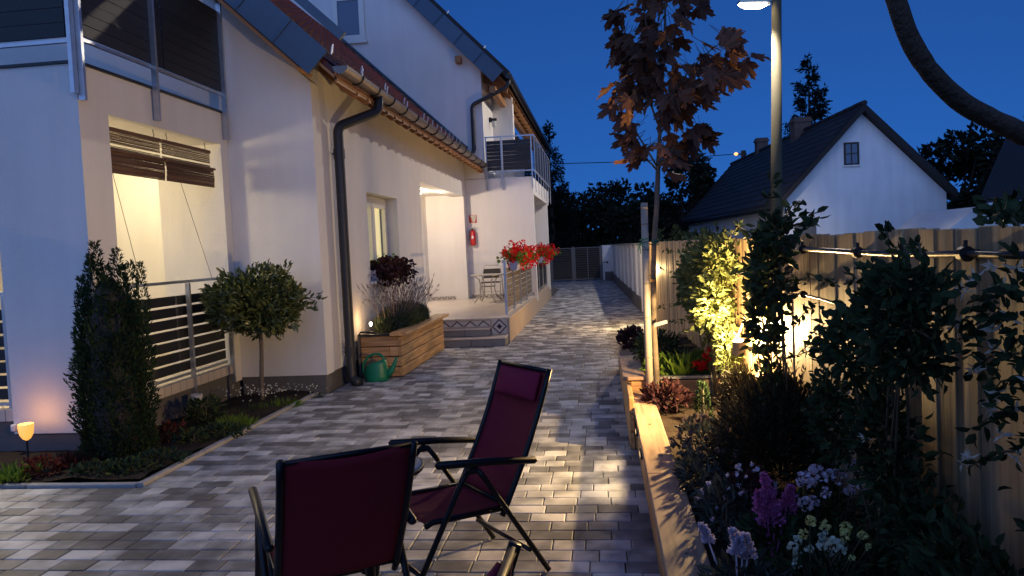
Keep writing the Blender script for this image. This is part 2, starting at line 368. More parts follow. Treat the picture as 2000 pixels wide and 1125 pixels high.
def light(name, kind, loc, power, col, parent=None, radius=.05, spot=None, to=None, blend=.6):
    l = bpy.data.lights.new(name, kind); l.energy = power; l.color = col
    if kind != 'SUN': l.shadow_soft_size = radius
    if kind == 'SPOT': l.spot_size = R(spot); l.spot_blend = blend
    o = bpy.data.objects.new(name, l); COL.objects.link(o)
    if parent: o.parent = parent; loc = np.asarray(loc)-np.asarray(root_off(parent))
    o.location = tuple(loc)
    if to is not None: o.rotation_euler = (Vector(to)).to_track_quat('-Z', 'Y').to_euler()
    return o
def rnd_dirs(n, up=0.0, out=None, k=1.0):
    d = RNG.normal(size=(n, 3)); d /= np.linalg.norm(d, axis=1)[:, None]
    if out is not None: d = d*k+out
    d[:, 2] += up; return d/np.linalg.norm(d, axis=1)[:, None]
def ellipsoid(n, c, r, shell=.55):
    d = rnd_dirs(n); rad = RNG.uniform(shell, 1, n)**.7
    return np.asarray(c)+d*np.asarray(r)*rad[:, None], d

# ================================================================== THE SETTING
g = MB(); g.add([(-250, -60, -.06), (250, -60, -.06), (250, 420, -.06), (-250, 420, -.06)], [(0, 1, 2, 3)])
struct('ground', g, 'grassland')

# paving: bedding sheet, stones laid in courses across the drive
XWH = -3.25; TERR = -1.62
def fence_x(y): return 1.16-.013*y
def wall_x(y): return .91+(18.5-y)*.0262
def xrange_at(y):
    if y < 5.12: xl = -8.5
    elif y < 8.66: xl = -3.36
    elif y < 12.62: xl = XWH
    else: xl = TERR if y < 23.4 else -2.9
    if y < 9.75: xr = .235
    elif y < 18: xr = fence_x(y)-.03
    else: xr = wall_x(y)-.02
    return xl, xr
bed = MB()
for (x0, x1, y0, y1) in ((-8.6, .3, .3, 5.13), (-3.38, .3, 5.13, 8.7), (XWH-.02, 1.1, 8.7, 12.7), (TERR-.02, 1.1, 12.7, 36), (-4, -1.64, 23.5, 36)):
    bed.box(x0, x1, y0, y1, -.1, -.012)
paving = struct('paving', bed, 'bedding')
PITCH = .141
stones = []
y = 2.0; row = 0
while y < 35.6:
    xl, xr = xrange_at(y+PITCH/2); x = xl + (random.uniform(-.12, 0) if y < 5.0 else 0)
    while x < xr-.03:
        L = random.choice((.141, .176, .211, .246)); 
        if x+L > xr-.06: L = xr-x
        tone = random.choice((.12, .22, .34, .45, .52, .6, .7, .82)) if random.random() < .8 else random.uniform(.1, .85)
        stones.append((x, y, L, tone)); x += L
    y += PITCH; row += 1
def paver_mb(mb, x, y, L, tone, dz=0, tilt=(0, 0)):
    g_, c = .0025, .005; h = PITCH; z = dz
    x0, x1, y0, y1 = x+g_, x+L-g_, y+g_, y+h-g_
    zt = lambda a, b, o: z+o+tilt[0]*(a-x-L/2)+tilt[1]*(b-y-h/2)
    o_ = [(x0, y0), (x1, y0), (x1, y1), (x0, y1)]; i_ = [(x0+c, y0+c), (x1-c, y0+c), (x1-c, y1-c), (x0+c, y1-c)]
    v = [(a, b, -.04) for a, b in o_]+[(a, b, zt(a, b, -.004)) for a, b in o_]+[(a, b, zt(a, b, 0)) for a, b in i_]
    f = [(k, (k+1) % 4, 4+(k+1) % 4, 4+k) for k in range(4)]+[(4+k, 4+(k+1) % 4, 8+(k+1) % 4, 8+k) for k in range(4)]+[(8, 9, 10, 11)]
    mb.add(v, f, tone)
def to_px(p):
    v = np.asarray(p, float)-np.array([0, 0, EYE]); c = v@FW
    return 1000+F*(v@RT)/c, 562.5-F*(v@UP)/c, c
def in_view(x, y):
    a, b, c = to_px((x, y, 0)); return c > .3 and -10 < a < 1300 and b < 1135
vis = sorted([s_ for s_ in stones if in_view(s_[0]+s_[2]/2, s_[1]+.07)], key=lambda s_: s_[1])
near = set(vis[:300]); pm = {}
for (x, y, L, tone) in vis[:300]:
    kl = round(L, 2); kt = round(tone*10)/10
    if (kl, kt) not in pm:
        mb = MB(); paver_mb(mb, -L/2, -PITCH/2, L, kt); pm[kl, kt] = mb.mesh('paver', 'paver')
    o = obj('paver', pm[kl, kt], paving, (x+L/2, y+PITCH/2, random.uniform(-.0015, .0015)))
    o.rotation_euler = (random.uniform(-.006, .006), random.uniform(-.006, .006), random.uniform(-.004, .004))
mb = MB()
for s_ in stones:
    if s_ not in near: paver_mb(mb, *s_, dz=random.uniform(-.0015, .0015), tilt=(random.uniform(-.006, .006), random.uniform(-.006, .006)))
part('paver_field', mb, 'paver', paving, kind='stuff')
# concrete edging of the border bed
ks = MB(); ks.box(-8.6, -3.42, 5.135, 5.19, -.1, -.02); ks.box(-3.42, -3.37, 5.135, 8.62, -.1, -.02); kerb = struct('kerb', ks, 'kerb')
for i in range(4):
    q = MB(); q.cbox(-3.425, -3.365, 5.14+i*.87, 5.14+i*.87+.865, -.08, .025, .006); piece('kerb_stone', q, 'kerb', kerb)
for i in range(4):
    q = MB(); q.cbox(-3.43-(i+1)*.87+.005, -3.43-i*.87, 5.135, 5.195, -.08, .018, .006); piece('kerb_stone', q, 'kerb', kerb)
# lumpy soil of the border
q = MB(); nx, ny = 30, 22
xs = np.linspace(-8.6, -3.42, nx); ys = np.linspace(5.19, 8.62, ny)
v = [(x, y, .01+.04*RNG.random()+.02*math.sin(x*3)*math.cos(y*2.3)) for x in xs for y in ys]
q.add(v, [(i*ny+j, (i+1)*ny+j, (i+1)*ny+j+1, i*ny+j+1) for i in range(nx-1) for j in range(ny-1)])
struct('flower_bed', q, 'soil')

# ================================================================== THE HOUSE
house = thing('house', 'white rendered house with red tiled roof, lit loggia and tiled terrace along the paved drive', 'house', (-3.25, 8.62, 0))
YG, XB, YP = 8.62, -4.30, 6.04      # gable front, loggia side face, loggia front face
def P_(name, mb, m='render', **k): return part(name, mb, m, house, **k)
# front loggia block with balcony deck
w = MB()
w.box(-5.12, XB, YP, YP+.3, .19, 3.31)                         # corner pier, front
w.box(XB-.3, XB, YP+.3, 6.43, .19, 3.31)                       # corner pier, return
w.box(XB-.3, XB, 6.43, 8.46, 2.95, 3.31); w.box(XB-.3, XB, 8.46, YG, .19, 3.31)
w.box(-7.2, -5.12, YP, YP+.3, 2.95, 3.31); w.box(-9, -7.2, YP, YP+.3, .19, 3.31)
P_('loggia_wall', w)
w = MB(); w.box(-9, XB-.3, YP+.3, YG+.25, 2.98, 3.31); P_('loggia_ceiling', w)
w = MB(); w.box(-9.0, -5.12, 10.3, 10.5, .4, 2.98); w.box(-5.28, -5.12, YG+.25, 10.3, .4, 2.98); w.box(-9, -8.9, YP+.3, 10.3, .4, 2.98); P_('loggia_inner_wall', w)
w = MB(); w.box(-9, -5.12, YG+.25, 10.5, 2.98, 3.1); P_('loggia_rear_ceiling', w)
w = MB(); w.box(-9, XB-.004, YP+.006, 10.3, .3, .40); P_('loggia_floor', w, 'floor_tile')
w = MB(); w.box(-9, XB-.03, YP+.03, YG, -.1, .3); w.box(-5.6, XB-.025, YP+.025, YP+.3, -.1, .189); P_('loggia_plinth', w, 'plinth')
w = MB(); w.box(-9, XB+.02, YP-.02, YP+.28, 3.312, 3.335); w.box(XB-.28, XB+.02, YP+.281, YG-.003, 3.312, 3.335); P_('deck_edge', w, 'dark_gutter')
# gable wall facing the camera (over the balcony and beside the border)
SL = .95
def gz(x, z0=3.62): return z0+(XWH-x)*SL
w = MB(); w.prism([(XB+.001, .22), (XWH, .22), (XWH, gz(XWH)), (-6.6, gz(-6.6)), (-9, gz(-6.6)-(-6.6+9)*SL), (-9, 3.33), (XB+.001, 3.33)], 'y', YG, YG+.25); P_('gable_wall', w)
w = MB(); w.box(XB-.9, XB-.02, YG+.02, YG+.24, .4, 3.30); P_('loggia_side_wall', w)
# drive-side wall with window and terrace loggia
w = MB(); zt = 3.93
w.box(XWH-.3, XWH, YG+.25, 10.53, .23, zt); w.box(XWH-.3, XWH, 10.53, 12.16, .23, 1.22); w.box(XWH-.3, XWH, 10.53, 12.16, 2.49, zt)
w.box(XWH-.3, XWH, 12.16, 13.83, .23, zt); w.box(XWH-.3, XWH, 13.83, 18.30, 2.90, zt); w.box(XWH-.3, XWH, 18.30, 18.62, .23, zt)
P_('side_wall', w)
w = MB(); w.box(-3.9, XWH-.025, YG+.03, 12.6, -.1, .22); w.box(XB, XWH-.03, YG+.02, YG+.3, -.1, .219); P_('plinth', w, 'plinth')
# terrace loggia interior
w = MB(); w.box(-4.35, -4.2, 13.6, 18.5, .4, 2.95); w.box(-4.2, XWH-.3, 18.36, 18.5, .4, 2.95); w.box(-4.2, XWH-.3, 13.6, 13.72, .4, 2.95); P_('terrace_recess_wall', w)
w = MB(); w.box(-4.35, XWH-.3, 13.6, 18.5, 2.951, 3.05); P_('terrace_recess_ceiling', w)
# block under the rear balcony
w = MB(); w.box(XWH, -1.60, 18.62, 18.86, .3, 3.32); P_('rear_block_wall', w)
w = MB(); w.box(-3.3, -1.60, 23.3, 23.6, .3, 2.9); P_('rear_pier', w)
w = MB(); w.box(-3.4, -1.601, 18.86, 24.2, 2.9, 3.32); P_('rear_balcony_slab', w)
w = MB(); w.box(-3.5, -3.251, 18.91, 34, 0, 6.2); P_('rear_side_wall', w)
w = MB(); w.box(-3.25, -2.9, 23.61, 34, 0, 2.6); P_('rear_wing_wall', w)
# upper gable wall of the rear house
w = MB()
def uz(x): return 5.93+(-2.74-x)*1.037
w.prism([(-2.74, 3.33), (-2.74, uz(-2.74)), (-6.9, uz(-6.9)), (-10, uz(-6.9)-3.1), (-10, 3.33)], 'y', 18.63, 18.9); P_('upper_gable_wall', w)
w = MB(); w.box(-2.98, -2.742, 18.9, 22, 3.33, 5.95); P_('balcony_back_wall', w)
w = MB(); w.box(-2.76, -2.2, 20.4, 20.7, 3.33, 5.6); P_('balcony_pier', w)
# first roof: boards, then tile courses
def slab(mb, x0, z0, x1, z1, y0, y1, t): 
    n = np.array([z1-z0, -(x1-x0)]); n = n/np.linalg.norm(n)*t
    if n[1] < 0: n = -n
    mb.prism([(x0, z0), (x0+n[0], z0+n[1]), (x1+n[0], z1+n[1]), (x1, z1)], 'y', y0, y1)
EX, EZ = -2.80, 3.62
w = MB(); slab(w, EX, EZ-.10, -6.6, EZ-.10+3.8*SL, 8.22, 18.62, .03); P_('roof_soffit', w, 'soffit')
w = MB(); slab(w, EX, EZ-.05, -6.6, EZ-.05+3.8*SL, 8.24, 18.62, .05)
nrm = np.array([SL, 1])/math.hypot(SL, 1)
course = .30; ang = np.array([-1, SL])/math.hypot(1, SL)
nc = 17; ncol = 50
for c in range(nc):
    base = np.array([EX-.02, EZ+.03]) + ang*course*c
    ysamp = np.linspace(8.2, 18.62, ncol*4+1); vv = []
    for k, yy in enumerate(ysamp):
        wv = .009*(1-math.cos(2*math.pi*(k % 4)/4))
        for (al, off) in ((-.03, .035), (course+.02, .005), (-.03, .012)):
            p = base+ang*al+nrm*(off+wv if off != .012 else .0); vv.append((p[0], yy, p[1]))
    ff = []; tn = []
    for k in range(len(ysamp)-1): a = k*3; ff += [(a, a+3, a+4, a+1), (a+2, a+5, a+3, a)]
    tt = np.repeat(RNG.uniform(0, 1, ncol+1), 4)[:len(ysamp)]
    w.add(vv, ff, np.repeat(tt, 3))
P_('roof_tiles', w, 'roof_tile', kind='stuff')
# dark flashing strip where the roof meets the taller house
w = MB(); slab(w, EX-.35, EZ+.35*SL+.14, -6.6, EZ+3.8*SL+.14, 18.35, 18.62, .03); P_('roof_flashing', w, 'blue_metal')
# roof hooks (snow guards)
for i in range(9):
    yy = 9.3+i*.62; x0 = EX-.42-(.2 if i % 2 else 0); z0 = EZ+(.42+(.2 if i % 2 else 0))*SL+.09
    q = MB(); q.bar((x0, yy, z0-.02), (x0+.02, yy, z0+.09), .03, .012); piece('snow_hook', q, 'zinc', house)
for i in range(9):
    yy = 14.6+i*.42; q = MB(); q.bar((EX-.42, yy, EZ+.42*SL+.07), (EX-.40, yy, EZ+.42*SL+.18), .03, .012); piece('snow_hook', q, 'zinc', house)
# sheet metal verge panels
def barge(name_m, x0, z0, x1, z1, yf, hgt, n, tone=None):
    for i in range(n):
        a, b = i/n, (i+1)/n-.004
        xa, za, xb, zb = x0+(x1-x0)*a, z0+(z1-z0)*a, x0+(x1-x0)*b, z0+(z1-z0)*b
        q = MB(); q.prism([(xa, za), (xb, zb), (xb+hgt*.62, zb+hgt*.62), (xa+hgt*.62, za+hgt*.62)] if i or True else [], 'y', yf, yf+.035)
        piece('verge_panel', q, 'blue_metal', house)
        q = MB(); q.bar((xb, yf-.008, zb), (xb+hgt*.62, yf-.008, zb+hgt*.62), .02, .012, up=(0, 1, 0)); piece('panel_seam', q, 'blue_metal', house)
barge(0, -3.10, 3.60, -6.3, 3.60+3.2*SL, 8.17, .37, 8)
w = MB(); slab(w, -3.24, 3.66, -6.3, 3.66+3.06*SL, 8.2, YG-.002, .04); P_('verge_soffit', w, 'soffit')
w = MB(); w.bar((-2.70, 8.21, 3.98), (-6.3, 8.21, 3.98+3.6*SL), .1, .05, up=(0, 1, 0)); P_('verge_cap', w, 'blue_metal')
# rafter tails under the eave
for i in range(24):
    yy = 8.9+i*.42; q = MB(); q.prism([(XWH+.002, EZ+.19), (EX-.06, EZ-.155), (EX+.02, EZ-.14), (EX+.02, EZ-.11), (XWH+.002, EZ-.11+.45*SL)], 'y', yy, yy+.09); piece('rafter_tail', q, 'soffit', house)
w = MB(); w.box(EX-.02, EX+.0, 8.22, 18.6, EZ-.12, EZ-.01); P_('eave_board', w, 'soffit')
# half-round gutter with brackets, downpipe
def gutter(x, z, y0, y1, r, m, name='gutter'):
    n = 9; v = []; 
    for yy in (y0, y1):
        for rr in (r, r-.006):
            for k in range(n): a = math.pi+math.pi*k/(n-1); v.append((x+rr*math.cos(a), yy, z+rr*math.sin(a)))
    f = [(k, k+1, 2*n+k+1, 2*n+k) for k in range(n-1)]+[(n+k+1, n+k, 3*n+k, 3*n+k+1) for k in range(n-1)]
    f += [(0, 2*n, 3*n, n), (n-1, 2*n-1, 4*n-1, 3*n-1)]+[(2*n+k, 2*n+k+1, 3*n+k+1, 3*n+k) for k in range(n-1)]+[tuple(range(n))]
    q = MB(); q.add(v, f); o = P_(name, q, m, smooth=False)
    return o
gut = gutter(-2.745, 3.665, 8.19, 18.6, .085, 'copper_gutter')
for i in range(15):
    yy = 8.75+i*.68; q = MB(); q.tube([(-2.745+.092*math.cos(a), yy, 3.665+.092*math.sin(a)) for a in np.linspace(math.pi, 2*math.pi, 9)], .011, 6); part('gutter_bracket', q, 'dark_gutter', gut)
def pipe(pts, r, m, name='downpipe', collars=()):
    P = []; pts = [np.array(p, float) for p in pts]
    P.append(pts[0])
    for i in range(1, len(pts)-1):
        a, b, c = pts[i-1], pts[i], pts[i+1]; u = (a-b)/np.linalg.norm(a-b); w_ = (c-b)/np.linalg.norm(c-b)
        for t in (0, .25, .5, .75, 1): p0, p1 = b+u*.09, b+w_*.09; P.append((1-t)**2*p0+2*t*(1-t)*b+t*t*p1)
    P.append(pts[-1]); q = MB(); q.tube(P, r, 12); o = P_(name, q, m, smooth=True)
    for zc in collars:
        q = MB(); q.tube([(pts[-2][0], pts[-2][1], zc-.06), (pts[-2][0], pts[-2][1], zc+.06)], r*1.14, 12); part('pipe_collar', q, m, o)
        q = MB(); q.bar((pts[-2][0]-.09, pts[-2][1], zc), (pts[-2][0]-.04, pts[-2][1]-.1, zc), .012); part('pipe_clip', q, m, o)
pipe([(-2.745, 9.62, 3.6), (-2.745, 9.62, 3.42), (-3.14, 9.16, 3.18), (-3.14, 9.16, .06), (-3.02, 9.10, .03)], .062, 'anthracite', collars=(2.85, .42))
# window in the drive-side wall
wn = MB(); wn.box(XWH-.24, XWH-.17, 10.55, 10.63, 1.25, 2.47); wn.box(XWH-.24, XWH-.17, 12.06, 12.14, 1.25, 2.47)
wn.box(XWH-.24, XWH-.17, 10.63, 12.06, 2.38, 2.47); wn.box(XWH-.24, XWH-.17, 10.63, 12.06, 1.25, 1.34); wn.box(XWH-.23, XWH-.16, 11.30, 11.38, 1.34, 2.38)
win = P_('window', wn, 'white_frame')
for a, b in ((10.63, 11.30), (11.38, 12.06)):
    q = MB(); q.box(XWH-.225, XWH-.165, a+.004, a+.055, 1.344, 2.376); q.box(XWH-.225, XWH-.165, b-.055, b-.004, 1.344, 2.376); q.box(XWH-.225, XWH-.165, a+.056, b-.056, 2.32, 2.376); q.box(XWH-.225, XWH-.165, a+.056, b-.056, 1.344, 1.40); part('sash', q, 'white_frame', win)
    q = MB(); yy = np.linspace(a+.02, b-.02, 40); v = [(XWH-.27+.018*math.sin(k*1.1), yk, z) for k, yk in enumerate(yy) for z in (1.26, 2.46)]
    q.add(v, [(2*k, 2*k+2, 2*k+3, 2*k+1) for k in range(39)]); part('glowing_curtain', q, 'glowing_curtain', win, smooth=True)
q = MB(); q.cbox(XWH-.17, XWH+.07, 10.5, 12.2, 1.185, 1.225, .005); part('sill', q, 'white_frame', win)
# window in the upper gable
q = MB()
for a, b, c, d in ((-6.35, -6.22, 6.87, 8.6), (-5.68, -5.55, 6.87, 8.6), (-6.22, -5.68, 6.87, 7.0), (-6.22, -5.68, 7.85, 7.95)): q.box(a, b, 18.585, 18.65, c, d)
uw = P_('window', q, 'white_frame')
q = MB(); q.box(-6.22, -5.68, 18.61, 18.64, 7.0, 7.85); part('pane', q, 'glass_dark', uw)
q = MB(); q.box(-6.40, -5.50, 18.56, 18.66, 6.80, 6.866); part('sill', q, 'white_frame', uw)
# rear roof: slab, verge, gutter, purlins
w = MB(); slab(w, -2.12, 5.70, -6.9, 5.70+4.78*1.037, 18.42, 33.5, .16); P_('rear_roof', w, 'dark_tile')
w = MB(); slab(w, -2.16, 5.60, -6.9, 5.60+4.74*1.037, 18.62, 33.4, .03); P_('rear_soffit', w, 'soffit')
barge(0, -2.42, 5.58, -6.6, 5.58+4.18*1.037, 18.38, .42, 9)
for i in range(6):
    t = .5+i*.85; q = MB(); q.bar((-2.42-t+.32, 18.40, 5.58+t*1.037+.30), (-2.42-t+.36, 18.40, 5.58+t*1.037+.36), .03, .03); piece('snow_hook', q, 'white_plastic', house)
for xx, zz in ((-3.25, 6.28), (-2.45, 5.50)):
    q = MB(); q.box(xx-.07, xx+.07, 18.44, 30, zz-.16, zz); piece('purlin', q, 'soffit', house)
for i in range(14):
    yy = 19.0+i*.75; q = MB(); q.prism([(-2.73, 5.72), (-2.16, 5.42), (-2.16, 5.54), (-2.73, 5.98)], 'y', yy, yy+.1); piece('rafter_tail', q, 'soffit', house)
g2 = gutter(-2.04, 5.72, 18.36, 33.5, .085, 'dark_gutter')
pipe([(-2.04, 18.50, 5.64), (-2.1, 18.50, 5.46), (-2.97, 18.52, 5.10), (-2.97, 18.52, 4.02), (-2.99, 18.5, 3.98)], .05, 'dark_gutter')
# wall lantern on the rear balcony wall
q = MB(); c0 = (-2.62, 19.75, 4.85); q.box(c0[0]-.12, c0[0]-.06, c0[1]-.04, c0[1]+.04, 4.86, 4.98); q.box(c0[0]-.07, c0[0]+.07, c0[1]-.07, c0[1]+.07, 4.90, 4.95); wl = P_('wall_lantern', q, 'black')
q = MB(); q.lathe([(.045, 0), (.06, .02), (.06, .14), (.045, .16)], (c0[0], c0[1], 4.73), 12); part('lantern_glass', q, 'bloom_glass', wl)
# ---- railings: posts, rails and plank infill
def railing(name, p0, p1, z0, z1, nslat, gap, posts, ztop, m='slat_dark', post_z0=None, post_w=.045, rail=True, infill=True, inset=.0, outward=(1, 0), bays=None, mrail='zinc'):
    """a straight run from p0 to p1 (x,y); every post, rail and slat its own piece"""
    a, b = np.array(p0, float), np.array(p1, float); d = (b-a); Ln = np.linalg.norm(d); d /= Ln; o = np.array(outward)*.03
    first = MB(); first.bar((*a, ztop), (*b, ztop), .042, .03); rl = P_(name, first, mrail)
    if rail:
        q = MB(); q.bar((*(a+d*.01), z0-.03), (*(b-d*.01), z0-.03), .03, .03); part('lower_rail', q, mrail, rl)
    for t in posts:
        c = a+d*t+o; q = MB(); q.bar((*c, post_z0 if post_z0 is not None else z0-.1), (*c, ztop-.016), post_w, post_w*.6, up=(d[0], d[1], 0)); part('post', q, mrail, rl)
    if infill:
        ph = (z1-z0)/nslat
        for s0, s1 in (bays or ((.0, Ln),)):
            for i in range(nslat):
                q = MB(); m0, m1 = a+d*(s0+.012), a+d*(s1-.012); zc = z0+ph*(i+.5)+random.uniform(-.002, .002)
                q.bar((*m0, zc), (*m1, zc), .022, ph-gap); part('slat', q, m, rl)
    return rl
# balcony over the loggia: side and front
railing('balcony_railing', (XB+.02, YP+.02), (XB+.02, 8.56), 3.55, 4.47, 9, .006, (-.02, 1.07, 2.46), 4.58, post_z0=3.0, post_w=.055, bays=((.03, 1.27), (1.27, 2.46)))
railing('balcony_railing', (-9, YP-.02), (XB+.02, YP-.02), 3.52, 4.62, 9, .006, (4.715, 3.0), 4.72, post_z0=3.05, post_w=.06, outward=(0, -1), bays=((0, 4.66),))
# loggia railing
railing('loggia_railing', (XB-.08, 6.45), (XB-.08, 8.44), .47, 1.28, 7, .022, (.02, 1.11, 1.97), 1.41, post_z0=.2, outward=(2.6, 0), bays=((.02, .98), (.99, 1.96)))
railing('loggia_railing', (-7.2, YP+.08), (-5.14, YP+.08), .47, 1.28, 7, .022, (.02, 1.0, 2.04), 1.41, post_z0=.3, outward=(0, -1))
# terrace railing and the next one
railing('terrace_railing', (-1.74, 13.55), (-1.74, 18.58), .52, 1.26, 7, .022, (.02, 1.25, 2.5, 3.75, 5.0), 1.39, m='slat_brown', post_z0=.42, outward=(0.4, 0), bays=((.02, 1.25), (1.25, 2.5), (2.5, 3.75), (3.75, 5.0)))
railing('terrace_railing', (-1.70, 18.92), (-1.70, 23.25), .52, 1.26, 7, .006, (.02, 1.4, 2.8, 4.2), 1.39, post_z0=.42, outward=(0.4, 0), bays=((.02, 2.1), (2.1, 4.2)))
# rear balcony railing: front with planks, side with closely set posts
railing('balcony_railing', (-2.72, 18.60), (-1.56, 18.60), 3.50, 4.22, 8, .005, (.03, .40, 1.13), 4.31, post_z0=3.02, outward=(0, -1), bays=((.03, .40), (.42, 1.12)))
railing('balcony_railing', (-1.54, 18.60), (-1.54, 24.1), 3.50, 4.22, 8, .005, [.05+i*.9 for i in range(7)], 4.31, post_z0=2.93, post_w=.016, outward=(.6, 0), bays=[(.05+i*.9, .05+(i+1)*.9) for i in range(6)])
# ---- terrace with steps
w = MB(); w.box(-3.54, TERR, 13.02, 24, -.1, .40); P_('terrace_base', w, 'beige_render')
w = MB(); w.box(-4.2, TERR+.012, 13.0, 18.61, .401, .425); P_('terrace_floor', w, 'floor_tile')
w = MB(); w.prism([(23.99, -.05), (28.5, -.05), (28.5, .0), (23.99, .38)], 'x', -2.9, -1.64); P_('ramp', w, 'plinth')
for (y0_, z0_, z1_, xs_) in ((12.55, -.02, .135, (-2.78, -2.22, -1.64)), (12.80, .141, .27, (-2.78, -2.36, -1.93))):
    for xa, xb in zip(xs_[:-1], xs_[1:]):
        q = MB(); q.cbox(xa, xb-.006, y0_+.02, 13.03, z0_, z1_-.022, .005); piece('step_tile', q, 'ceramic_grey', house)
        q = MB(); q.cbox(xa, xb-.004, y0_, 13.03, z1_-.021, z1_, .005); piece('tread_tile', q, 'lit_ceramic', house)  # paler material puts the lit step tops into the colour
def motif(x0, z0, s, yf, parent, half=False):
    """a tile with a printed lozenge"""
    q = MB(); q.box(x0, x0+s, yf, yf+.008, z0 if not half else z0, z0+(s*.45 if half else s)); t_ = piece('riser_tile', q, 'pattern_tile', parent)
    q = MB(); cx, cz, h = x0+s/2, z0+s/2, s*.46
    P4 = [(cx-h, cz), (cx, cz+h), (cx+h, cz), (cx, cz-h)]
    lines = [(P4[0], P4[1]), (P4[1], P4[2])] if half else [(P4[i], P4[(i+1) % 4]) for i in range(4)]
    if half: lines = [((x0+.01, z0+.01), (cx, z0+s*.43)), ((cx, z0+s*.43), (x0+s-.01, z0+.01))]
    else: lines += [((cx-.045, cz), (cx+.045, cz)), ((cx, cz-.045), (cx, cz+.045)), ((cx-.025, cz-.025), (cx+.025, cz+.025)), ((cx-.025, cz+.025), (cx+.025, cz-.025))]
    c = np.array([x0+s/2, 0, 0])
    for (a, b) in lines: q.bar((a[0], yf-.0015, a[1]), (b[0], yf-.0015, b[1]), .022 if not half else .02, .003, up=(0, 1, 0))
    o = part('tile_print', q, 'pattern_ink', parent); 
for k in range(5): motif(-2.78+.17*k, .28, .165, 13.008, house, half=False) if False else motif(-3.2+.23*k+.1, .282, .225, 13.008, house, half=True)
motif(-1.925, .145, .262, 13.008, house)
# patterned skirting of the recess
for k in range(7): 
    q = MB(); q.box(-4.18+.135*k, -4.18+.135*k+.13, 18.345, 18.357, .426, .51); piece('skirting_tile', q, 'pattern_tile', house)
    q = MB(); x0 = -4.18+.135*k; q.bar((x0+.01, 18.343, .50), (x0+.065, 18.343, .44), .014, .003, up=(0, 1, 0)); q.bar((x0+.065, 18.343, .44), (x0+.12, 18.343, .50), .014, .003, up=(0, 1, 0)); part('tile_print', q, 'pattern_ink', house)
for k in range(11):
    x0 = -3.2+.14*k; q = MB(); q.box(x0, x0+.135, 18.607, 18.617, .426, .51); piece('skirting_tile', q, 'pattern_tile', house)
    q = MB(); q.bar((x0+.01, 18.605, .50), (x0+.067, 18.605, .44), .014, .003, up=(0, 1, 0)); q.bar((x0+.067, 18.605, .44), (x0+.125, 18.605, .50), .014, .003, up=(0, 1, 0)); part('tile_print', q, 'pattern_ink', house)
# ceiling lamps of the two loggias
def ceiling_lamp(c, power, col, label, soft=.06):
    t = thing('ceiling_lamp', label, 'lamp', c, group='loggia ceiling lamps')
    q = MB(); q.lathe([(.13, -.012), (.14, 0), (.14, .02)], (c[0], c[1], c[2]-.02), 20); part('base', q, 'white_frame', t)
    q = MB(); q.lathe([(.03, -.07), (.09, -.06), (.125, -.03), (.125, -.012)], (c[0], c[1], c[2]-.02), 20); part('shade', q, 'ceil_lamp', t, smooth=True)
    light('lamp_light', 'POINT', (c[0], c[1], c[2]-.12-soft), power, col, t, soft)
ceiling_lamp((-6.1, 7.0, 2.975), 110, (1, .80, .45), 'round glowing ceiling lamp at the front of the loggia behind the bamboo blinds', .2)
ceiling_lamp((-6.3, 9.3, 2.975), 45, (1, .80, .45), 'round glowing ceiling lamp at the rear of the front loggia')
ceiling_lamp((-3.95, 16.4, 2.945), 135, (1, .78, .56), 'round glowing ceiling lamp over the terrace with the garden table')

# ================================================================== BOUNDARIES
# board fence on the planted side
t = thing('board_fence', 'tall brown wooden board fence behind the raised flower beds', 'fence', (fence_x(0), 0, 0))
bm = []
for k in range(4):
    q = MB(); wd = .135-random.choice((.003, .005, .007)); q.cbox(-.011, .011, -wd/2, wd/2, 0, 1.6, .003); bm.append(q.mesh('board', 'fence_wood'))
yy = .5; k = 0
while yy < 17.9:
    o = obj('board', random.choice(bm), t, (fence_x(yy)-fence_x(0)+random.uniform(-.006, .006), yy, random.uniform(-.006, .008)))
    o.rotation_euler = (random.uniform(-.003, .003), 0, random.uniform(-.03, .03)+math.atan(.013)); yy += .135
for z in (.55, 1.38):
    q = MB(); q.bar((fence_x(.4)+.045, .4, z), (fence_x(17.9)+.045, 17.9, z), .04, .08); part('rail', q, 'fence_wood', t)
for k in range(9):
    yk = .9+k*2.1; q = MB(); q.box(fence_x(yk)+.066, fence_x(yk)+.15, yk-.04, yk+.04, -.06, 1.55); piece('post', q, 'fence_wood', t)
# black irrigation pipe clipped to the fence, and a lower wire
def fx(px, py): 
    p = at(px, py, x=1.08); p = at(px, py, x=fence_x(p[1])-.045); return p
t = thing('irrigation_pipe', 'glossy black pipe clipped along the top of the board fence', 'pipe', tuple(fx(1680, 492)))
q = MB(); q.tube([fx(a, b) for a, b in ((1545, 490), (1572, 487), (1620, 489), (1676, 493), (1740, 497), (1800, 497), (1886, 496), (1950, 498), (2060, 500))], .011, 8); part('tube', q, 'pipe_black', t, smooth=True)
for a, b in ((1567, 487), (1675, 493), (1885, 496)):
    p = fx(a, b); q = MB(); q.tube([p+(0, -.016, 0), p+(0, .016, 0)], .024, 10); q.box(p[0]-.008, p[0]+.05, p[1]-.008, p[1]+.008, p[2]-.012, p[2]+.012); q.tube([p+(0, 0, .02), p+(0, 0, .042)], .007, 6); piece('clip', q, 'black', t)
t = thing('drip_hose', 'thin black hose clipped below the pipe on the fence', 'hose', tuple(fx(1570, 578)))
q = MB(); q.tube([fx(a, b) for a, b in ((1470, 572), (1530, 574), (1568, 575), (1612, 586), (1660, 603), (1720, 620))], .007, 6); part('tube', q, 'pipe_black', t, smooth=True)
p = fx(1569, 575); q = MB(); q.tube([p+(0, -.014, 0), p+(0, .014, 0)], .02, 10); piece('clip', q, 'black', t)
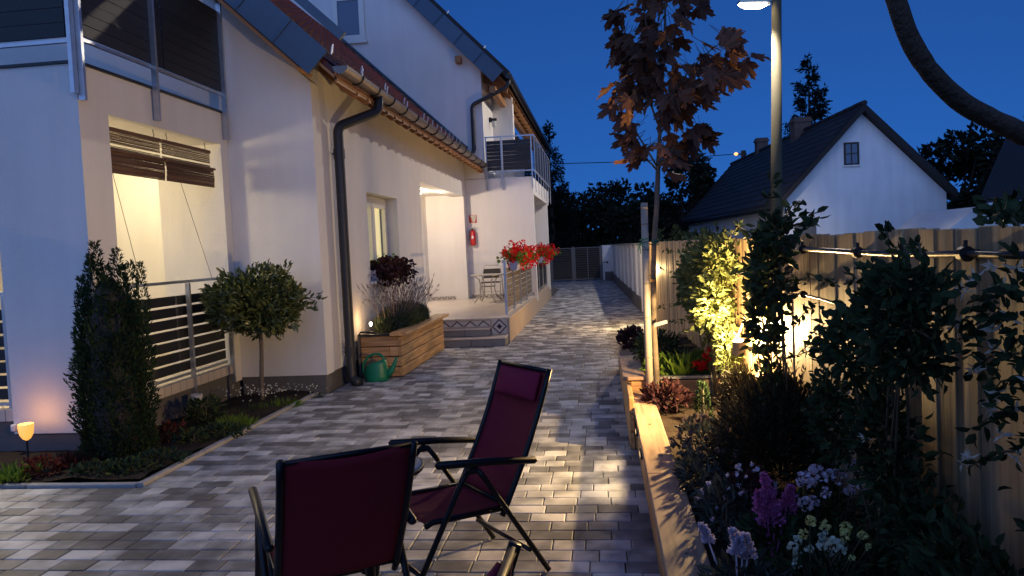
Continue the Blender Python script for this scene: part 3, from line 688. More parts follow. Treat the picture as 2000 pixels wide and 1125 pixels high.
# white boundary wall with flat piers
t = thing('boundary_wall', 'white rendered boundary wall running from the fence to the dark gate', 'wall', (.95, 18, 0))
a, b = (wall_x(17.95), 17.95), (wall_x(34.6), 34.6)
q = MB(); q.add([(a[0], a[1], -.05), (b[0], b[1], -.05), (b[0], b[1], 1.54), (a[0], a[1], 1.54), (a[0]+.2, a[1], -.05), (b[0]+.2, b[1], -.05), (b[0]+.2, b[1], 1.54), (a[0]+.2, a[1], 1.54)], [(0, 3, 2, 1), (4, 5, 6, 7), (0, 4, 7, 3), (1, 2, 6, 5), (3, 7, 6, 2)]); part('panel', q, 'white_wall', t)
q = MB(); q.box(.02, .66, 34.6, 34.8, -.05, 1.56); part('end_panel', q, 'white_wall', t)
for yk in (18.0, 19.6, 21.3, 23.1, 25.2, 27.6, 30.5):
    q = MB(); q.box(wall_x(yk)-.05, wall_x(yk)+.19, yk, yk+.3, -.05, 1.56); piece('pier', q, 'white_wall', t)
q = MB(); q.bar((a[0]+.1, a[1], 1.57), (b[0]+.1, b[1], 1.57), .32, .035); part('coping', q, 'kerb', t)
q = MB(); q.bar((a[0]-.055, a[1]+.05, .12), (b[0]-.055, b[1], .12), .05, .34); part('wall_foot', q, 'plinth', t)
q = MB(); q.cbox(.1, .52, 34.35, 34.6, 0, .38, .02); q.box(.24, .36, 34.33, 34.36, .15, .24); single('meter_box', q, 'grey_box', 'low grey box at the foot of the white wall beside the gate', 'box')
# drive gate
t = thing('drive_gate', 'dark two-leaf slatted metal gate at the far end of the drive', 'gate', (-1.15, 34.7, 0))
for xx in (-2.3, -1.28, -.02):
    q = MB(); q.box(xx-.045, xx+.045, 34.66, 34.74, 0, 1.56); piece('post', q, 'gate_grey', t)
for x0, x1 in ((-2.25, -1.33), (-1.23, -.07)):
    q = MB(); q.box(x0, x1, 34.68, 34.72, 1.47, 1.51); q.box(x0, x1, 34.68, 34.72, .06, .1); q.box(x0, x0+.035, 34.68, 34.72, .1, 1.47); q.box(x1-.035, x1, 34.68, 34.72, .1, 1.47); lf = part('leaf_frame', q, 'gate_grey', t)
    n = 13; h = 1.36/n
    for i in range(n):
        q = MB(); q.box(x0+.036, x1-.036, 34.685, 34.71, .105+h*i+.002, .105+h*(i+1)-(.022 if (x0 > -2 or i > 6) else .002)); part('slat', q, 'slat_dark', lf)
q = MB(); q.box(-.66, -.63, 34.66, 34.68, .1, 1.47); piece('stile', q, 'gate_grey', t)
q = MB(); q.tube([(.06, 34.62, .80), (.06, 34.5, .80), (.2, 34.48, .80)], .015, 6); q.lathe([(.03, 0), (.055, .04), (.03, .08)], (.22, 34.47, .76), 10); piece('handle', q, 'black', t)

# ================================================================== RAISED BEDS
# long near planter: stacked boards, cap with screws
t = thing('timber_planter', 'long low timber planter with flat warm-lit cap board beside the chairs', 'planter', (.22, 4, 0))
for i in range(3):
    q = MB(); q.cbox(.215, .255, .6, 6.58, .005+i*.1, .005+i*.1+.091, .006); piece('board', q, 'planter_wood', t)
q = MB(); q.cbox(.195, .375, .6, 4.2, .304, .338, .006); cp = piece('cap_board', q, 'cap_wood', t)
q = MB(); q.cbox(.196, .374, 4.204, 6.9, .304, .337, .006); piece('cap_board', q, 'cap_wood', t)
for yk in (2.5, 3.1, 3.75, 4.55, 5.35, 6.1):
    for xx in (.285,): q = MB(); q.lathe([(.008, 0), (.008, .0015)], (xx+random.uniform(-.01, .02), yk, .338), 8); piece('screw', q, 'black', t)
nx, ny = 8, 50; xs = np.linspace(.256, fence_x(3)-.01, nx); ys = np.linspace(.6, 6.59, ny); q = MB()
q.add([(x, y_, .24+.03*RNG.random()) for x in xs for y_ in ys], [(i*ny+j, (i+1)*ny+j, (i+1)*ny+j+1, i*ny+j+1) for i in range(nx-1) for j in range(ny-1)]); part('soil', q, 'soil', t)
# higher planter beyond, with lamp-lit front
t2 = thing('timber_planter', 'higher timber planter beyond the maple with a lamp-lit board front', 'planter', (.2, 8, 0))
for i in range(3):
    q = MB(); q.cbox(.16, .20, 5.93, 9.8, .005+i*.14, .005+i*.14+.130, .006); piece('board', q, 'planter_wood', t2)
    q = MB(); q.cbox(.203, fence_x(6.6)-.02, 6.6, 6.64, .005+i*.14, .005+i*.14+.130, .006); piece('board', q, 'planter_wood_x', t2)
q = MB(); q.cbox(.205, .245, 5.932, 6.3, .005, .135, .004); piece('end_block', q, 'planter_wood', t2)
for y0, y1 in ((6.57, 7.5), (7.504, 9.82)): q = MB(); q.cbox(.135, .33, y0, y1, .428, .46, .006); piece('cap_board', q, 'cap_wood', t2)
q = MB(); q.box(.332, fence_x(6.6)-.02, 6.60, 6.66, .43, .452); part('liner_edge', q, 'zinc', t2)
q = MB(); xs = np.linspace(.201, fence_x(9)-.01, 8); ys = np.linspace(6.64, 9.8, 30); ny = 30
q.add([(x, y_, .37+.04*RNG.random()) for x in xs for y_ in ys], [(i*ny+j, (i+1)*ny+j, (i+1)*ny+j+1, i*ny+j+1) for i in range(7) for j in range(ny-1)]); part('soil', q, 'soil', t2)
q = MB(); q.cbox(.2, 1.04, 9.8, 9.84, 0, .42, .004); part('rear_board', q, 'planter_wood_x', t2)
# planter box against the house
t = thing('timber_planter', 'stout timber planter box of lavender against the house wall', 'planter', (-2.9, 11, 0))
zb = .53/4
for i in range(4):
    q = MB(); q.cbox(-2.67, -2.62, 9.66, 12.3, .01+i*zb, .01+(i+1)*zb-.011, .008); piece('board', q, 'planter_wood', t)
    e_ = -2.79 if i % 2 == 0 else -2.671
    q = MB(); q.cbox(-3.17, e_, 9.66, 9.71, .01+i*zb, .01+(i+1)*zb-.011, .008); piece('board', q, 'planter_wood_x', t)
    if i % 2 == 0: q = MB(); q.cbox(-2.786, -2.671, 9.662, 9.71, .01+i*zb, .01+(i+1)*zb-.011, .008); piece('corner_block', q, 'planter_wood_x', t)
q = MB(); q.box(-3.2, -3.172, 9.64, 12.3, .0, .55); part('back_board', q, 'plinth', t)
q = MB(); q.cbox(-2.76, -2.53, 9.6, 12.36, .542, .585, .006); piece('cap_board', q, 'planter_wood', t)
q = MB(); q.box(-3.2, -2.77, 9.645, 9.70, .542, .57); q.tube([(-3.18, 9.66, .57), (-3.16, 9.66, .60), (-2.98, 9.66, .60), (-2.96, 9.66, .57)], .012, 6); part('liner_edge', q, 'black', t)
q = MB(); q.box(-3.17, -2.68, 9.7, 12.28, .4, .5); part('soil', q, 'soil', t)
q = MB(); q.box(-3.17, -2.67, 12.29, 12.33, .01, .53); part('rear_board', q, 'planter_wood_x', t)

# ================================================================== FURNITURE AND SMALL THINGS
def chair(label, x, y, th, pillow=True, top=(-.475, .985)):
    t = thing('folding_chair', label, 'chair', (x, y, 0), th, 'burgundy folding garden chairs')
    W_, w_ = .262, .232; sz, az = .37, .60
    bt, tb = np.array((0, -.19, .36)), np.array((0, *top))
    def bk(s, u): p = bt+(tb-bt)*u; return np.array((s*w_, p[1]-.02*math.sin(u*math.pi), p[2]))
    for s in (-1, 1):
        q = MB(); q.tube([bk(s, u) for u in np.linspace(-.06, 1.015, 9)], .0145, 8); part('back_stile', q, 'chair_metal', t, smooth=True)
        q = MB(); q.tube([(s*w_, -.2, sz-.01), (s*w_, .2, sz+.005), (s*w_*.97, .235, sz-.012)], .0145, 8); part('seat_rail', q, 'chair_metal', t, smooth=True)
        q = MB(); q.tube([(s*W_, .02, az-.02), (s*W_, .22, .28), (s*W_, .36, .0)][0:1]+[(s*W_, .05, az-.05), (s*W_, .36, .012)], .014, 8); part('leg', q, 'chair_metal', t, smooth=True)
        q = MB(); q.tube([(s*W_*1.02, -.03, az-.022), (s*W_*1.02, -.06, az-.06), (s*W_*1.02, -.40, .012)], .014, 8); part('leg', q, 'chair_metal', t, smooth=True)
        q = MB(); q.tube([(s*W_, .02, az-.02), (s*W_, -.03, az-.02)], .016, 8); q.bar((s*W_, 0, az-.03), (s*W_, 0, az+.015), .02, .02); part('hinge', q, 'chair_metal', t)
        q = MB(); n = 9; prof = []
        pts = [(s*(W_+.004), .165+.02*0, az), (s*(W_+.004), .16, az+.004), (s*(W_+.004), -.05, az+.006), (s*(W_+.004), -.34, az)]
        q.tube([(s*(W_+.004), .185, az+.036), (s*(W_+.004), .175, az+.04), (s*(W_+.004), -.1, az+.008), (s*(W_+.004), -.345, az-.03), (s*(W_+.004), -.355, az-.034)], [.010, .0185, .0185, .0175, .010], 10); part('armrest', q, 'chair_metal', t, smooth=True)
    q = MB(); q.tube([(-W_, -.30, .135), (W_, -.30, .135)], .011, 8); part('stretcher', q, 'chair_metal', t, smooth=True)
    q = MB(); q.tube([(-W_, .285, .16), (W_, .285, .16)], .011, 8); part('stretcher', q, 'chair_metal', t, smooth=True)
    q = MB(); q.tube([bk(-1, 1.0), bk(1, 1.0)], .010, 8); part('top_rail', q, 'chair_metal', t, smooth=True)
    q = MB(); q.tube([bk(-1, .02), bk(1, .02)], .010, 8); part('back_rail', q, 'chair_metal', t, smooth=True)
    # woven sling: slightly sagging sheets with a hem
    def sheet(fn, nu=10, nv=14, th_=.003):
        v = []; q = MB()
        for side in (0, 1):
            for i in range(nu+1):
                for j in range(nv+1): p, nn = fn(i/nu, j/nv); v.append(p+nn*th_*(side-.5))
        m = (nu+1)*(nv+1); f = []
        for i in range(nu):
            for j in range(nv):
                a = i*(nv+1)+j; f += [(a, a+1, a+nv+2, a+nv+1), (m+a, m+a+nv+1, m+a+nv+2, m+a+1)]
        for i in range(nu): a = i*(nv+1); b = a+nv; f += [(a, a+nv+1, m+a+nv+1, m+a), (b, m+b, m+b+nv+1, b+nv+1)]
        for j in range(nv): a = j; b = nu*(nv+1)+j; f += [(a, m+a, m+a+1, a+1), (b, b+1, m+b+1, m+b)]
        q.add(v, f); return q
    nb = np.array((0, .91, .41))
    def back(u, v_): p = (bk(-1, .03+.985*v_)*(1-u)+bk(1, .03+.985*v_)*u); p = p-nb*.028*math.sin(math.pi*u)*(.55+.45*math.sin(math.pi*v_)); p[2] -= .018*math.sin(math.pi*u)*max(0, v_-.8)*5*.6; return p, nb
    part('backrest', sheet(back), 'sling', t, smooth=True)
    def seat(u, v_): y_ = -.19+.42*v_; p = np.array(((2*u-1)*w_, y_, sz-.006-.03*math.sin(math.pi*u)*math.sin(math.pi*min(v_, .92))+.008*v_)); return p, np.array((0, 0, 1.))
    part('seat', sheet(seat), 'sling', t, smooth=True)
    if pillow:
        def pl(u, v_): p = bk(-1, .755+.215*v_)*(1-u*1)+bk(1, .755+.215*v_)*u; p[0] *= .8; return p+nb*(.012+.024*(math.sin(math.pi*u)*math.sin(math.pi*v_))**.4), nb
        part('head_pillow', sheet(pl, 12, 8, .02), 'pillow', t, smooth=True)
    return t
chair('upright burgundy folding chair with head pillow facing the table, beside the planter', -.80, 3.66, R(128.6))
chair('near burgundy folding chair seen from behind at the bottom edge', -1.17, 3.0, R(31), True, (-.53, .915))
chair('burgundy folding chair cut off by the bottom edge, only its black frame corner showing', -.69, 1.33, R(87), True)
TX, TY = at(712, 912, z=.69)[:2]
# round bistro table behind the near chair
t = thing('bistro_table', 'small round grey table half hidden behind the near chair', 'table', (TX, TY, 0))
q = MB(); q.lathe([(.23, .665), (.243, .67), (.243, .69), (.235, .694)], (TX, TY, 0), 40); part('table_top', q, 'glass_top', t)
q = MB(); q.tube([(TX+.245*math.cos(a), TY+.245*math.sin(a),   .68) for a in np.linspace(0, 2*math.pi, 41)], .011, 8, False); part('rim', q, 'chair_metal', t, smooth=True)
q = MB(); q.tube([(TX, TY, .03), (TX, TY, .668)], .022, 12); part('pedestal', q, 'chair_metal', t, smooth=True)
for k in range(3):
    a = k*2.094+1.0; q = MB(); q.tube([(TX, TY, .10), (TX+.14*math.cos(a), TY+.14*math.sin(a), .05), (TX+.25*math.cos(a), TY+.25*math.sin(a), .012)], .011, 8); part('leg', q, 'chair_metal', t, smooth=True)
# watering can
c = (0., 0.)
t = thing('watering_can', 'green plastic watering can in front of the timber planter box', 'watering can', (-2.885, 9.42, 0)); t.scale = (1.25, 1.25, 1.25); ROOT[t.name] = (0, 0, 0)
q = MB(); n = 22
v = []; prof = [(.115, .0), (.125, .01), (.128, .05), (.12, .12), (.108, .17), (.10, .195)]
for r_, z_ in prof:
    for k in range(n): a = 2*math.pi*k/n; sk_ = .03*max(0, z_-.1)/.1*math.cos(a); v.append((c[0]-.01+r_*math.cos(a), c[1]+r_*.72*math.sin(a), z_+sk_*.9))
f = [(i*n+k, i*n+(k+1) % n, (i+1)*n+(k+1) % n, (i+1)*n+k) for i in range(len(prof)-1) for k in range(n)]+[tuple(range(n))[::-1], tuple((len(prof)-1)*n+k for k in range(n))]
q.add(v, f); part('body', q, 'can_green', t, smooth=True)
q = MB(); q.tube([(c[0]+.09, c[1], .05), (c[0]+.15, c[1], .11), (c[0]+.19, c[1], .19), (c[0]+.205, c[1], .235)], [.04, .03, .018, .012], 12); part('spout', q, 'can_green', t, smooth=True)
q = MB(); q.tube([(c[0]+.075, c[1], .19), (c[0]+.065, c[1], .24), (c[0]+.03, c[1], .27), (c[0]-.03, c[1], .275), (c[0]-.09, c[1], .25), (c[0]-.145, c[1], .18), (c[0]-.15, c[1], .10), (c[0]-.12, c[1], .045)], .014, 10); part('handle', q, 'can_green', t, smooth=True)
# garden table and chair on the terrace
tc = (-2.55, 16.9); z0 = .425
t = thing('terrace_table', 'silver garden table with curved legs on the lit terrace', 'table', (*tc, z0))
q = MB(); q.lathe([(.36, .60), (.38, .605), (.38, .625), (.37, .63)], (*tc, z0), 32); part('table_top', q, 'silver_paint', t)
for k in range(4):
    a = k*math.pi/2+.6; e_ = np.array((math.cos(a), math.sin(a), 0)); o_ = np.array((*tc, z0))
    q = MB(); q.tube([o_+e_*.30+(0, 0, .6), o_+e_*.20+(0, 0, .5), o_+e_*.16+(0, 0, .32), o_+e_*.2+(0, 0, .18), o_+e_*.34+(0, 0, .012)], .013, 8); part('leg', q, 'silver_paint', t, smooth=True)
q = MB(); q.tube([(tc[0]+.17*math.cos(a), tc[1]+.17*math.sin(a), z0+.36) for a in np.linspace(0, 2*math.pi, 25)], .009, 6, False); part('ring_stretcher', q, 'silver_paint', t, smooth=True)
tc = (-2.6, 17.85)
t = thing('terrace_chair', 'silver metal chair with black mesh back behind the terrace table', 'chair', (*tc, z0))
q = MB(); q.tube([(tc[0]-.24, tc[1]+.22, z0+.01), (tc[0]-.24, tc[1]+.12, z0+.44), (tc[0]-.2, tc[1]+.2, z0+.76), (tc[0]-.16, tc[1]+.21, z0+.80), (tc[0]+.16, tc[1]+.21, z0+.80), (tc[0]+.2, tc[1]+.2, z0+.76), (tc[0]+.24, tc[1]+.12, z0+.44), (tc[0]+.24, tc[1]+.22, z0+.01)], .012, 8); part('back_frame', q, 'silver_paint', t, smooth=True)
q = MB(); q.prism([(tc[1]+.155, z0+.50), (tc[1]+.165, z0+.50), (tc[1]+.205, z0+.72), (tc[1]+.195, z0+.72)], 'x', tc[0]-.21, tc[0]+.21); part('backrest', q, 'black_mesh', t)
q = MB(); q.cbox(tc[0]-.22, tc[0]+.22, tc[1]-.25, tc[1]+.14, z0+.40, z0+.42, .005); part('seat', q, 'black_mesh', t)
for s in (-1, 1):
    q = MB(); q.tube([(tc[0]+s*.24, tc[1]-.26, z0+.01), (tc[0]+s*.24, tc[1]-.22, z0+.58), (tc[0]+s*.25, tc[1]-.15, z0+.62), (tc[0]+s*.25, tc[1]+.12, z0+.60)], .012, 8); part('leg', q, 'silver_paint', t, smooth=True)
for z_ in (.12, .2): q = MB(); q.tube([(tc[0]-.24, tc[1]-.24, z0+z_), (tc[0]+.24, tc[1]-.24, z0+z_)], .008, 6); part('stretcher', q, 'silver_paint', t)
# fire extinguisher with its sign
c = (-3.10, 18.53, 1.72)
t = thing('fire_extinguisher', 'red fire extinguisher hung on the cream wall of the terrace', 'extinguisher', c)
q = MB(); q.lathe([(.05, 0), (.065, .01), (.068, .03), (.068, .29), (.055, .34), (.025, .37)], c, 16); part('cylinder', q, 'ext_red', t, smooth=True)
q = MB(); q.lathe([(.022, .37), (.022, .41)], c, 10); q.bar((c[0]-.01, c[1], c[2]+.42), (c[0]+.08, c[1]-.01, c[2]+.44), .02, .012); q.bar((c[0]-.01, c[1], c[2]+.40), (c[0]+.06, c[1]-.01, c[2]+.40), .015, .01); part('valve', q, 'black', t)
q = MB(); q.tube([(c[0]-.02, c[1]-.02, c[2]+.39), (c[0]-.075, c[1]-.03, c[2]+.36), (c[0]-.08, c[1]-.03, c[2]+.12)], .011, 8); part('hose', q, 'black', t)
q = MB(); q.bar((c[0]-.002, c[1]-.066, c[2]+.16), (c[0]-.002, c[1]-.066, c[2]+.23), .045, .006, up=(0, 1, 0)); part('label_plate', q, 'white_plastic', t)
q = MB(); q.box(c[0]-.03, c[0]+.03, 18.6, 18.62, c[2]+.2, c[2]+.3); part('bracket', q, 'black', t)
c = (-3.10, 18.60, 2.36)
t = thing('safety_sign', 'small red and white square sign above the fire extinguisher', 'sign', c)
q = MB(); q.box(c[0]-.09, c[0]+.09, c[1], c[1]+.015, c[2]-.09, c[2]+.1); part('plate', q, 'ext_red', t)
q = MB(); q.add([(c[0]-.08, c[1]-.002, c[2]+.09), (c[0]+.08, c[1]-.002, c[2]+.09), (c[0]+.075, c[1]-.002, c[2]-.02), (c[0]+.03, c[1]-.002, c[2]-.085), (c[0]-.02, c[1]-.002, c[2]-.05), (c[0]-.03, c[1]-.002, c[2]+.03)], [(0, 1, 2, 3, 4, 5)]); part('pictogram', q, 'petal_white', t)
# added downlight, out of view in the front lintel, to warm the near paving
c = np.array((-6.0, 6.14, 2.948)); t = thing('added_downlight', 'added downlight, out of view in the loggia front lintel, brightening the paving', 'lamp', tuple(c))
q = MB(); q.lathe([(.05, -.004), (.06, 0), (.06, .0015)], c, 16); part('ring', q, 'zinc', t)
q = MB(); q.lathe([(.02, -.008), (.042, -.006), (.045, -.0042)], c, 16); part('lens', q, 'ceil_lamp', t)
light('lamp_light', 'SPOT', c-(0, 0, .03), 300, (1, .86, .62), t, .04, spot=104, to=(.16, -.58, -.77), blend=.95)
# bamboo blinds in the loggia opening
def blind(y0, y1, label, zt_=2.87, cord_y=None, rail_y=None):
    t = thing('bamboo_blind', label, 'blind', (XB-.1, y0, zt_), group='bamboo blinds in the loggia opening'); x = XB-.10
    q = MB(); q.box(x-.015, x+.015, y0, y1, zt_-.035, zt_); part('head_batten', q, 'blind', t)
    q = MB(); z = zt_-.045
    while z > zt_-.27:
        if not (zt_-.165 < z < zt_-.145): q.tube([(x+random.uniform(-.004, .004), y0+random.uniform(0, .012), z), (x, y1-random.uniform(0, .012), z+random.uniform(-.003, .003))], .0042, 4, tone=random.random())
        z -= .0098
    part('slat_curtain', q, 'blind', t, kind='stuff')
    q = MB(); z = zt_-.22
    while z > zt_-.42:
        q.tube([(x+.045-.02*abs(z-zt_+.32)*4, y0-.01+random.uniform(0, .01), z), (x+.045-.02*abs(z-zt_+.32)*4, y1-.01, z+random.uniform(-.003, .003))], .0055, 4, tone=random.random()); z -= .0105
    part('folded_slats', q, 'blind', t, kind='stuff')
    q = MB(); q.tube([(x+.05, y0-.012, zt_-.215), (x+.05, y1+.0, zt_-.215)], .014, 8); part('roll_rod', q, 'blind', t)
    for yk in (y0+.1, y1-.1):
        q = MB(); q.tube([(x, yk, zt_), (x, yk+.012, zt_+.03), (x, yk-.004, zt_+.05), (x, yk, zt_+.09)], .004, 5); part('hook', q, 'black', t)
    q = MB(); q.tube([(x, cord_y, zt_-.4), (x+.03, rail_y, 1.42)], .0028, 5); part('cord', q, 'cord', t)
blind(6.45, 7.38, 'brown bamboo blind, the nearer one folded up in the lit loggia opening', cord_y=6.58, rail_y=6.86)
blind(7.41, 8.38, 'brown bamboo blind, the farther one folded up in the lit loggia opening', cord_y=7.72, rail_y=8.2)
# solar garden lamps
def solar(p, zt_, lit, label):
    t = thing('solar_lamp', label, 'lamp', (p[0], p[1], 0), group='solar lamps in the border')
    q = MB(); q.tube([(p[0], p[1], -.02), (p[0], p[1], zt_-.13)], .008, 8); part('stake', q, 'black', t)
    q = MB(); q.lathe([(.006, -.14), (.03, -.125), (.05, -.09), (.058, -.04), (.06, 0), (.052, .0), (.05, -.04), (.04, -.09), (.01, -.11)], (p[0], p[1], zt_), 18); part('cup', q, 'solar_on' if lit else 'bloom_glass', t, smooth=True)
    if lit: light('lamp_light', 'POINT', (p[0], p[1], zt_+.03), 2.0, (1, .45, .12), t, .03)
solar(at(54, 880, y=5.8), .33, True, 'orange glowing solar lamp cup on a stake in front of the blue-shaded wall')
solar(at(391, 880, y=7.35), .26, False, 'unlit white solar lamp cup on a stake by the loggia plinth')
p = at(312, 825, y=7.0)
t = thing('spotlight', 'small black garden spotlight low beside the loggia plinth', 'lamp', (p[0], p[1], 0))
q = MB(); q.tube([(p[0], p[1], -.02), (p[0], p[1], .12)], .008, 6); part('stake', q, 'black', t)
q = MB(); q.tube([(p[0]-.05, p[1]-.02, .16), (p[0]+.04, p[1]+.02, .12)], [.045, .03], 12); part('head', q, 'black', t)
q = MB(); q.lathe([(.02, 0), (.026, .01), (.026, .05), (.02, .06)], (at(26, 840, y=6.0)[0], 6.01, .22), 12); single('wall_socket', q, 'white_plastic', 'small white knob low on the pier behind the glowing solar lamp', 'socket')
# little spotlight in the lavender planter
p = np.array((-3.08, 9.86, .68))
t = thing('planter_spotlight', 'tiny bright spotlight among the lavender in the planter box', 'lamp', (p[0], p[1], .5))
q = MB(); q.tube([p-(0, 0, .2), p-(0, 0, .03)], .006, 6); part('stake', q, 'black', t)
q = MB(); q.lathe([(.008, -.02), (.018, 0), (.018, .02), (.006, .03)], p, 12); part('bulb', q, 'lamp_on', t, smooth=True)
light('lamp_light', 'POINT', p+(.02, -.03, .07), 2.4, (1, .56, .2), t, .008)
# up-and-down wall lamp on the fence
GL = (1, .64, .26)
def fence_lamp(yl, zl, pu, pd, label, dn=150):
  p = np.array((fence_x(yl)-.15, yl, zl))
  t = thing('fence_lamp', label, 'lamp', tuple(p), group='lamps fixed to the fence')
  q = MB(); q.lathe([(.042, -.07), (.045, -.068), (.045, .03), (.042, .032), (.038, .02), (.01, .015)], p, 20); part('body', q, 'slat_brown', t, smooth=False)
  q = MB(); q.lathe([(.012, .016), (.036, .03), (.03, .045), (.008, .05)], p, 16); part('lens', q, 'lamp_on', t, smooth=True)
  q = MB(); q.box(p[0]+.04, p[0]+.142, p[1]-.012, p[1]+.012, p[2]-.03, p[2]-.01); part('bracket', q, 'black', t)
  light('lamp_light', 'POINT', p+(-.005, 0, .09), pu, GL, t, .025)
  light('lamp_light', 'SPOT', p+(0, 0, -.085), pd, (1, .76, .4), t, .025, spot=dn, to=(-.1, 0, -1))
fence_lamp(5.57, .84, 290, 50, 'bright cylindrical up-and-down lamp on the fence among the honeysuckle')
fence_lamp(14.6, 1.0, 150, 110, 'cylindrical lamp at the far end of the fence behind the bamboo stake', 95)

for yk, lab in ((5.55, 'small recessed lamp in the planter side just before the higher planter'), (4.95, 'small recessed lamp in the planter side nearer the chairs')):
    p = np.array((.205, yk, .24))
    t = thing('planter_light', lab, 'lamp', tuple(p), group='recessed lamps in the planter side')
    q = MB(); q.box(p[0]-.012, p[0]+.01, p[1]-.06, p[1]+.06, p[2]-.02, p[2]+.02); part('housing', q, 'black', t)
    q = MB(); q.box(p[0]-.014, p[0]-.0121, p[1]-.04, p[1]+.04, p[2]-.010, p[2]+.010); part('lens', q, 'planter_lens', t)
    light('lamp_light', 'SPOT', p+(-.035, 0, .0), 11, (1, .70, .36), t, .03, spot=172, to=(-1, .03, .12), blend=.4)
# ================================================================== STREET, NEIGHBOURS
def street_lamp(base, top, head_dir, power, label, cat='street lamp', r0=.15, r1=.115):
    t = thing('street_lamp', label, cat, tuple(base), group='concrete street lamps')
    b = np.array(base, float); h = np.array(top, float); d = np.array(head_dir, float)
    q = MB(); q.tube([b-(0, 0, .1), b*.5+h*.5, h], [r0, (r0+r1)/2, r1], 14); part('pole', q, 'concrete', t, smooth=True)
    q = MB(); q.tube([h-(0, 0, .02), h+(0, 0, .03)], r1*1.15, 12); q.tube([h-(0, 0, .05), h-(0, 0, .05)+d*.32], .03, 8); q.lathe([(.03, -.09), (.03, .0)], tuple(h+d*.18-(0, 0, .06)), 8); part('arm', q, 'zinc', t)
    c = h+d*.62-(0, 0, .07); s = np.cross(d, (0, 0, 1)); q = MB()
    q.bar(c-d*.36, c+d*.36, .2, .07); part('head', q, 'zinc', t)
    q = MB(); q.tube([c-d*.36-(0, 0, .045), c-d*.2-(0, 0, .075), c+d*.2-(0, 0, .075), c+d*.36-(0, 0, .045)], [.04, .085, .085, .04], 12); part('lens', q, 'street_on', t, smooth=True)
    light('lamp_light', 'SPOT', c-(0, 0, .2), power, (1, .86, .70), t, .12, spot=164, to=(-.6, -.05, -.8), blend=.5)
pl_ = at(1517, 430, y=20.); tp = at(1517, 6, y=20.)
street_lamp((pl_[0]-.06, 20, 0), (tp[0], 20, 7.46), (-.97, -.22, 0), 1900, 'lit street lamp on a concrete pole in front of the white cottage')
# white cottage next door
ox, oy = 5.72, 25.0; rz = R(3.6); Wd, Ln, ez = 4.95, 17.0, 2.72; ap = 2.42; az_ = 5.30
t = thing('cottage', 'white gabled cottage with dark tiled roof beyond the board fence', 'house', (ox, oy, 0), rz)
q = MB(); q.prism([(0, -.05), (Wd, -.05), (Wd, ez), (ap, az_), (0, ez)], 'y', 0, Ln); part('wall', q, 'cottage_white', t)
q = MB(); th = .17; ov = .32; sl = (az_-ez)/ap; sr = (az_-ez)/(Wd-ap)
q.prism([(-ov, ez-ov*sl+.02), (ap, az_+.02), (ap, az_+.02+th*1.35), (-ov, ez-ov*sl+.02+th*1.35)], 'y', -.3, Ln+.3, .4); rf = part('roof', q, 'dark_tile', t)
q = MB(); q.prism([(ap+.001, az_+.02), (Wd+ov*.6, ez-ov*.6*sr+.02), (Wd+ov*.6, ez-ov*.6*sr+.02+th*1.35), (ap+.001, az_+.02+th*1.35)], 'y', -.3, Ln+.3, .4); part('roof', q, 'dark_tile', t)
q = MB(); nr, ncx = 13, 40
for i in range(nr):
    for j in range(ncx):
        u0 = i/nr; xa = -ov+(ap+ov)*u0; za = ez-ov*sl+.03+th*1.35+(az_-ez+ov*sl)*u0; xb = xa+(ap+ov)/nr+.02; zb_ = za+(az_-ez+ov*sl)/nr; y0 = -.32+j*(Ln+.6)/ncx
        q.add([(xa, y0, za+.03), (xa, y0+.42, za+.03), (xb, y0+.42, zb_+.005), (xb, y0, zb_+.005), (xa, y0, za-.01), (xa, y0+.42, za-.01)], [(0, 3, 2, 1), (0, 1, 5, 4)], random.random())
part('roof_tiles', q, 'dark_tile', rf, kind='stuff')
for i in range(22): q = MB(); q.tube([(ap, -.3+i*.8, az_+.26), (ap, -.3+i*.8+.78, az_+.275)], .085, 8); part('ridge_tile', q, 'dark_tile', rf)
for (cx, cy, hh, ww) in ((ap-.1, 5.2, .75, .62), (ap+.1, 11.5, .85, .5)):
    q = MB(); q.box(cx-ww/2, cx+ww/2, cy, cy+ww*.9, az_-.4, az_+hh); q.box(cx-ww/2-.04, cx+ww/2+.04, cy-.04, cy+ww*.9+.04, az_+hh-.18, az_+hh-.08); part('chimney', q, 'brick_chimney', rf)
q = MB(); q.box(1.87, 2.33, -.03, .02, 3.71, 3.76); q.box(1.87, 2.33, -.03, .02, 4.36, 4.41); q.box(1.87, 1.92, -.03, .02, 3.76, 4.36); q.box(2.28, 2.33, -.03, .02, 3.76, 4.36); q.box(2.085, 2.115, -.025, .02, 3.76, 4.36); q.box(1.92, 2.28, -.024, .02, 4.045, 4.075); wf = part('window', q, 'bark_dark', t)
q = MB(); q.box(1.84, 2.36, -.07, .0, 3.67, 3.708); part('sill', q, 'cottage_white', wf)
for xa in (1.92, 2.115):
    for za in (3.76, 4.075): q = MB(); q.box(xa, xa+.165, -.012, -.004, za, za+.285); part('pane', q, 'glass_dark', wf)
q = MB(); q.box(.32, .95, -.04, .02, 0, 1.92); q.box(.9, .95, -.06, -.04, 0, 1.92); q.box(.27, .95, -.06, -.041, 1.88, 1.95); dr = part('door', q, 'grey_box', t)
q = MB(); q.tube([(-.30, .3, 2.52), (-.30, 17, 2.52)], .06, 8); q.tube([(-.3, .32, 2.5), (-.3, .32, 2.3), (-.06, .32, 2.1), (-.06, .32, 0)], .045, 8); part('gutter', q, 'dark_gutter', t, smooth=True)
for yv in (6.0, 9.5): q = MB(); q.box(-.01, .02, yv, yv+.5, 2.0, 2.15); part('vent', q, 'black', t)
